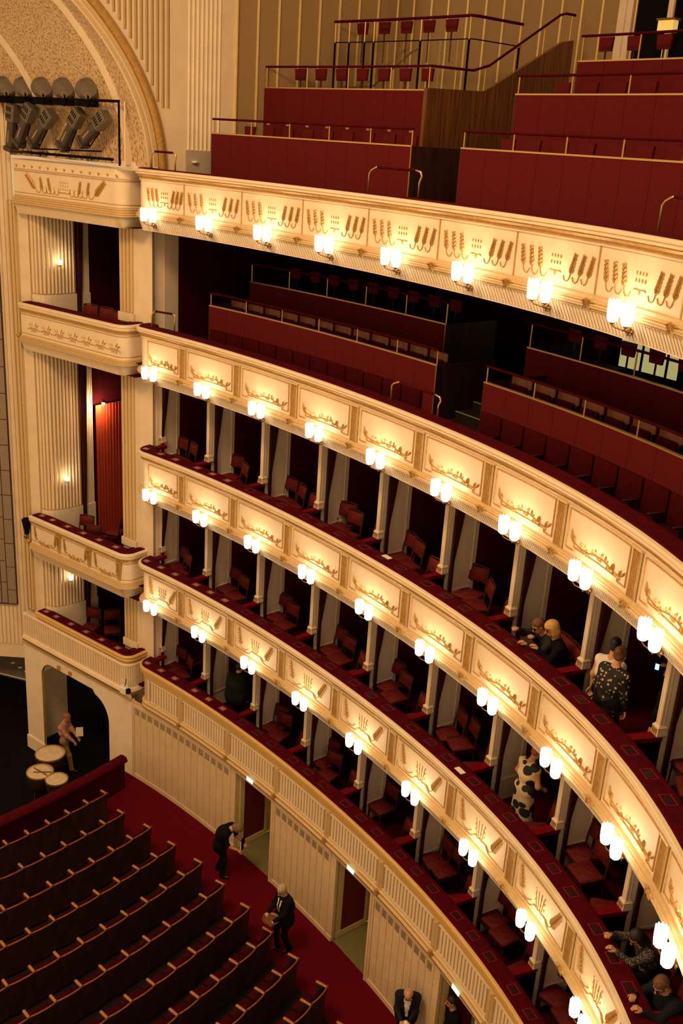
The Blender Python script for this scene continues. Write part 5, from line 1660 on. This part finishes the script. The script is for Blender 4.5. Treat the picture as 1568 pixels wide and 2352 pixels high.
    for s in (-1, 1):
        hp.append(p_ell(Hc + hd @ np.array([s * .08, -.005, .0]) * k, np.array([.012, .022, .032]), SK, hd))
        hp.append(p_ell(Hc + hd @ np.array([s * .032, .088, .015]) * k, np.array([.016, .012, .010]), EYE, hd))
        hp.append(p_caps(Hc + hd @ np.array([s * .016, .096, .038]) * k, Hc + hd @ np.array([s * .052, .084, .040]) * k, .007, .006, EYE))
    fine.append((hp, .0085, .014))
    V, F, mi = surfnet(pr, .017, .05)
    if shirt is not None:                                # open front: shirt and tie
        cen = V[F].mean(1)
        rel = cen - chest
        zz = rel @ d2; yy = rel @ fwd
        wdt = .028 + .14 * np.clip(zz + .10, 0, .4)
        fr_ = (mi == TOP) & (yy > .05) & (np.abs(rel[:, 0]) < wdt) & (zz > -shirt) & (zz < .22)
        mi[fr_] = SHI
        if 'tie' in mats:
            mi[fr_ & (np.abs(rel[:, 0]) < .022)] = TIE
    Vs, Fs, Ms = [V], [F], [mi]; o = len(V)
    for (pp, h, kk) in fine:
        v, f, m = surfnet(pp, h, kk)
        Vs.append(v); Fs.append(f + o); Ms.append(m); o += len(v)
    V = np.concatenate(Vs); F = np.concatenate(Fs); mi = np.concatenate(Ms)
    me = bpy.data.meshes.new('body')
    me.from_pydata(V.tolist(), [], F.tolist())
    dm = dict(enumerate(['skin', 'cl_black', 'cl_black', 'shoe', 'cl_white', 'eye', 'lip', 'cl_black'])); 
    for q in range(8):
        nm = mats.get(q, dm[q]) if isinstance(mats, dict) else dm[q]
        me.materials.append(M[nm])
    me.polygons.foreach_set('material_index', mi.astype(int).tolist())
    me.polygons.foreach_set('use_smooth', [True] * len(F))
    put('body', me, t, loc=(0, 0, 0))
    # hair
    if hair:
        E = lambda c, r: p_ell(Hc + hd @ np.array(c) * k, np.array(r) * k, 0, hd)
        hh = [E((0, -.018, .052), (.090, .108, .095))]
        if hair == 'short': hh += [E((0, -.05, .0), (.078, .066, .075))]
        if hair == 'curly': hh = [E((0, -.02, .05), (.108, .122, .112)), E((0, -.07, -.02), (.10, .07, .09)), E((.07, -.01, -.01), (.045, .07, .07)), E((-.07, -.01, -.01), (.045, .07, .07))]
        if hair == 'bob': hh += [E((0, -.045, -.03), (.105, .085, .125)), E((.072, .0, -.03), (.038, .07, .10)), E((-.072, .0, -.03), (.038, .07, .10)), E((0, -.01, .06), (.105, .118, .10))]
        if hair == 'long': hh += [E((0, -.06, -.05), (.10, .07, .15)), E((.075, -.01, -.05), (.036, .06, .13)), E((-.075, -.01, -.05), (.036, .06, .13)), E((0, -.09, -.16), (.09, .05, .13))]
        if hair == 'bun': hh += [E((0, -.06, .0), (.082, .066, .085)), E((0, -.115, .06), (.05, .045, .05))]
        if hair == 'fringe': hh = [E((0, -.05, -.01), (.086, .062, .055)), E((.070, -.01, -.005), (.020, .05, .035)), E((-.070, -.01, -.005), (.020, .05, .035))]
        v, f, m = surfnet(hh, .011, .03)
        if hair not in ('fringe',):                     # keep the face clear
            q = (v - Hc) @ hd / k
            cut = (q[:, 1] > .045) & (q[:, 2] < .062)
            v[cut] = v[cut] - np.outer(np.clip(q[cut, 1] - .045, 0, .2), hd @ np.array([0, 1., 0])) * k * 1.0
        hm = bpy.data.meshes.new('hair'); hm.from_pydata(v.tolist(), [], f.tolist()); hm.materials.append(M[hairmat])
        hm.polygons.foreach_set('use_smooth', [True] * len(f))
        put('hair', hm, t, loc=(0, 0, 0))
    if glasses:
        g = MB()
        for s in (-1, 1):
            c = Hc + hd @ np.array([s * .033, .106, .013]) * k
            g.tube([c + hd @ np.array([.024 * math.cos(a), 0, .018 * math.sin(a)]) for a in [2 * math.pi * q / 10 for q in range(11)]], .0035, 4)
            g.tube([c + hd @ np.array([s * .024, 0, .005]), Hc + hd @ np.array([s * .084, .0, .012]) * k], .003, 4)
        g.build('spectacles', 'black', t)
    t['_hc'] = 0
    del t['_hc']
    return t
def facing(dx, dy): return math.atan2(dy, dx) - math.pi / 2

person('bent usher in black with curly hair looking down beside the first stalls door', (-2.33, 19.50, .0), facing(.95, -.30), {TOP: 'cl_black', BOT: 'cl_black'}, 'curly', 'hair_curl', 1.74, lean=.22, bow=.62, head=(.75, 0), hands={-1: (-.10, .52, .98), 1: (.14, .50, .94)}, sleeve='short', step=.10, bulk=.03)
person('grey-haired usher in black suit and tie holding a tray in the aisle', (-.65, 17.25, 0), facing(-.80, -.60), {TOP: 'cl_black', BOT: 'cl_black', SHI: 'cl_white', TIE: 'cl_black', 'tie': 1}, 'short', 'hair_grey', 1.76, lean=.0, bow=.12, head=(.35, .2), hands={-1: (-.12, .36, 1.02), 1: (.14, .34, 1.04)}, shirt=.10, bulk=.045, step=.08)
person('bald man in a dark jacket and pale shirt looking down at his phone', (1.87, 14.93, 0), facing(-.12, -1), {TOP: 'cl_navy', BOT: 'cl_black', SHI: 'cl_white', 7: 'cl_white'}, 'fringe', 'hair_grey', 1.68, lean=.0, bow=.22, head=(.85, 0), hands={-1: (-.06, .34, 1.0), 1: (.08, .34, 1.0)}, shirt=.35, bulk=.03, glasses=True)
person('man in black seen from the side beside the bald man', (2.72, 14.60, 0), facing(-.9, -.25), {TOP: 'cl_black', BOT: 'cl_black'}, 'short', 'hair_black', 1.66, lean=.0, bow=.1, head=(.1, -.1), bulk=.02)
person('musician in a pink shirt walking through the pit arch with a sheet of paper', (-7.55, 24.98, -1.2), facing(.9, -.2), {TOP: 'cl_pink', BOT: 'cl_tan'}, 'short', 'hair_red', 1.86, lean=-.12, bow=.15, head=(.45, 0), hands={-1: (-.05, .36, 1.10), 1: (.12, .38, 1.0)}, step=.22)
person('large figure in a dark green coat standing with back turned in a lowest tier box', (*C(2.06, 1.12), 2.61), facing(.45, .9), {TOP: 'cl_green', BOT: 'cl_green'}, 'short', 'hair_black', 1.74, lean=.05, bow=.10, head=(.1, -.5), bulk=.10)
person('seated man in dark grey leaning on the ledge with clasped hands', (*C(7.06, 1.04), 8.48), facing(-.95, -.35), {TOP: 'cl_grey', BOT: 'cl_black'}, 'short', 'hair_brown', 1.70, lean=.30, bow=.10, head=(.45, 0), hands={-1: (-.14, .55, .92), 1: (.10, .60, 1.08)}, sit=True, bulk=.01, glasses=True)
person('blonde woman with bobbed hair in black sitting close behind the man in grey', (*C(7.20, 1.00), 8.48), facing(-.9, -.1), {TOP: 'cl_black', BOT: 'cl_black'}, 'bob', 'hair_blond', 1.72, lean=.15, bow=.1, head=(.3, .15), hands={-1: (-.16, .42, .92), 1: (.18, .40, .95)}, sit=True, bulk=.02)
person('woman with black hair in a white top, back turned, in a third tier box', (C(7.92, .98)[0] - .13, C(7.92, .98)[1], 8.48), facing(.65, .75), {TOP: 'cl_white', BOT: 'cl_black'}, 'bun', 'hair_black', 1.64, lean=.05, bow=.18, head=(.3, .3), sleeve='none')
person('woman in a black blouse with pale flowers, back turned, beside the white top', (C(8.06, .84)[0] - .11, C(8.06, .84)[1], 8.48), facing(.75, .65), {TOP: 'floral', BOT: 'cl_black'}, 'bun', 'hair_brown', 1.66, lean=.05, bow=.12, head=(.3, .2), sleeve='long', bulk=.03)
pd = person('shadowed figure in black holding up a glowing phone', (*C(8.36, 1.28), 8.48), facing(-.6, .8), {TOP: 'cl_black', BOT: 'cl_black'}, 'short', 'hair_black', 1.62, hands={1: (.30, .28, 1.42)}, head=(.2, 0), bulk=.0)
person('woman in a cream dress with black patches standing in a second tier box', (*C(6.97, 1.05), 5.58), facing(.75, .45), {TOP: 'leopard', BOT: 'leopard'}, 'short', 'hair_red', 1.68, lean=.05, bow=.15, head=(.4, -.2), hands={1: (.20, .22, .95), -1: (-.2, .25, .95)}, sleeve='none', skirt=.62)
person('seated woman with glasses and white dotted sleeves leaning over the ledge', (*C(8.95, .98), 5.58), facing(-.92, -.15), {TOP: 'dots', BOT: 'cl_black'}, 'long', 'hair_black', 1.68, lean=.32, bow=.1, head=(.5, .3), hands={-1: (-.10, .60, .98), 1: (.18, .56, 1.0)}, sit=True, glasses=True)
person('seated man with glasses in a dark blue jacket, arm on the ledge', (*C(9.38, .88), 5.58), facing(-.9, -.3), {TOP: 'cl_navy', BOT: 'cl_black'}, 'short', 'hair_brown', 1.76, lean=.25, bow=.1, head=(.45, .25), hands={-1: (-.16, .60, .98), 1: (.12, .52, .92)}, sit=True, bulk=.03, glasses=True)
for (x, y, z, dx, dy, lab) in ((*C(7.06, 1.04), 8.48, -.95, -.35, 'red chair under the man in dark grey, third tier'), (*C(7.20, 1.00), 8.48, -.9, -.1, 'red chair under the blonde woman, third tier'), (*C(8.95, .98), 5.58, -.92, -.15, 'red chair under the woman with dotted sleeves, second tier'), (*C(9.38, .88), 5.58, -.9, -.3, 'red chair under the man in dark blue, second tier')):
    chair(lab, x, y, z, facing(dx, dy))
# things people hold
def at_hand(lab, name, cat, loc, rz, parts):
    t = thing(name, lab, cat, loc, rz, None, True)
    for nm, mb, mt in parts: mb.build(nm, mt, t)
    return t
M['screen'] = mat('phone_screen', (.2, .35, .7), .3, emit=1.6, ecol=(.30, .52, 1.0))
at_hand('phone with a lit blue screen held up in the third tier box', 'phone', 'phone', (4.47, 12.38, 9.93), facing(-.5, -.9), [('case', rbox(MB(), -.033, .033, -.006, .004, 0, .13, .004), 'black'), ('screen', MB().box(-.027, .027, .004, .0055, .02, .11), 'screen')])
at_hand('white phone in the hands of the bald man', 'phone', 'phone', (1.83, 14.53, 1.0), facing(0, -1), [('case', rbox(MB(), -.036, .036, -.07, .07, 0, .012, .004), 'paper')])
at_hand('shallow tray held by the grey-haired usher', 'tray', 'tray', (-.93, 17.0, 1.00), facing(-.8, -.6), [('dish', MB().lathe([(0, 0), (.15, .0), (.19, .03), (.18, .03), (.14, .012), (0, .012)], 18), 'bronze')])
at_hand('sheet of white paper held by the musician in pink', 'paper_sheet', 'paper', (-7.10, 24.85, .02), facing(.2, -.9), [('sheet', MB().box(-.10, .10, -.004, .004, -.02, .28), 'paper')])
at_hand('dark folder held by the bent usher', 'folder', 'folder', (-1.80, 19.36, .86), facing(.95, -.3), [('cover', rbox(MB(), -.11, .11, -.015, .015, 0, .30, .008), 'cl_black'), ('page_edge', MB().box(.112, .118, -.01, .01, .01, .29), 'paper')])
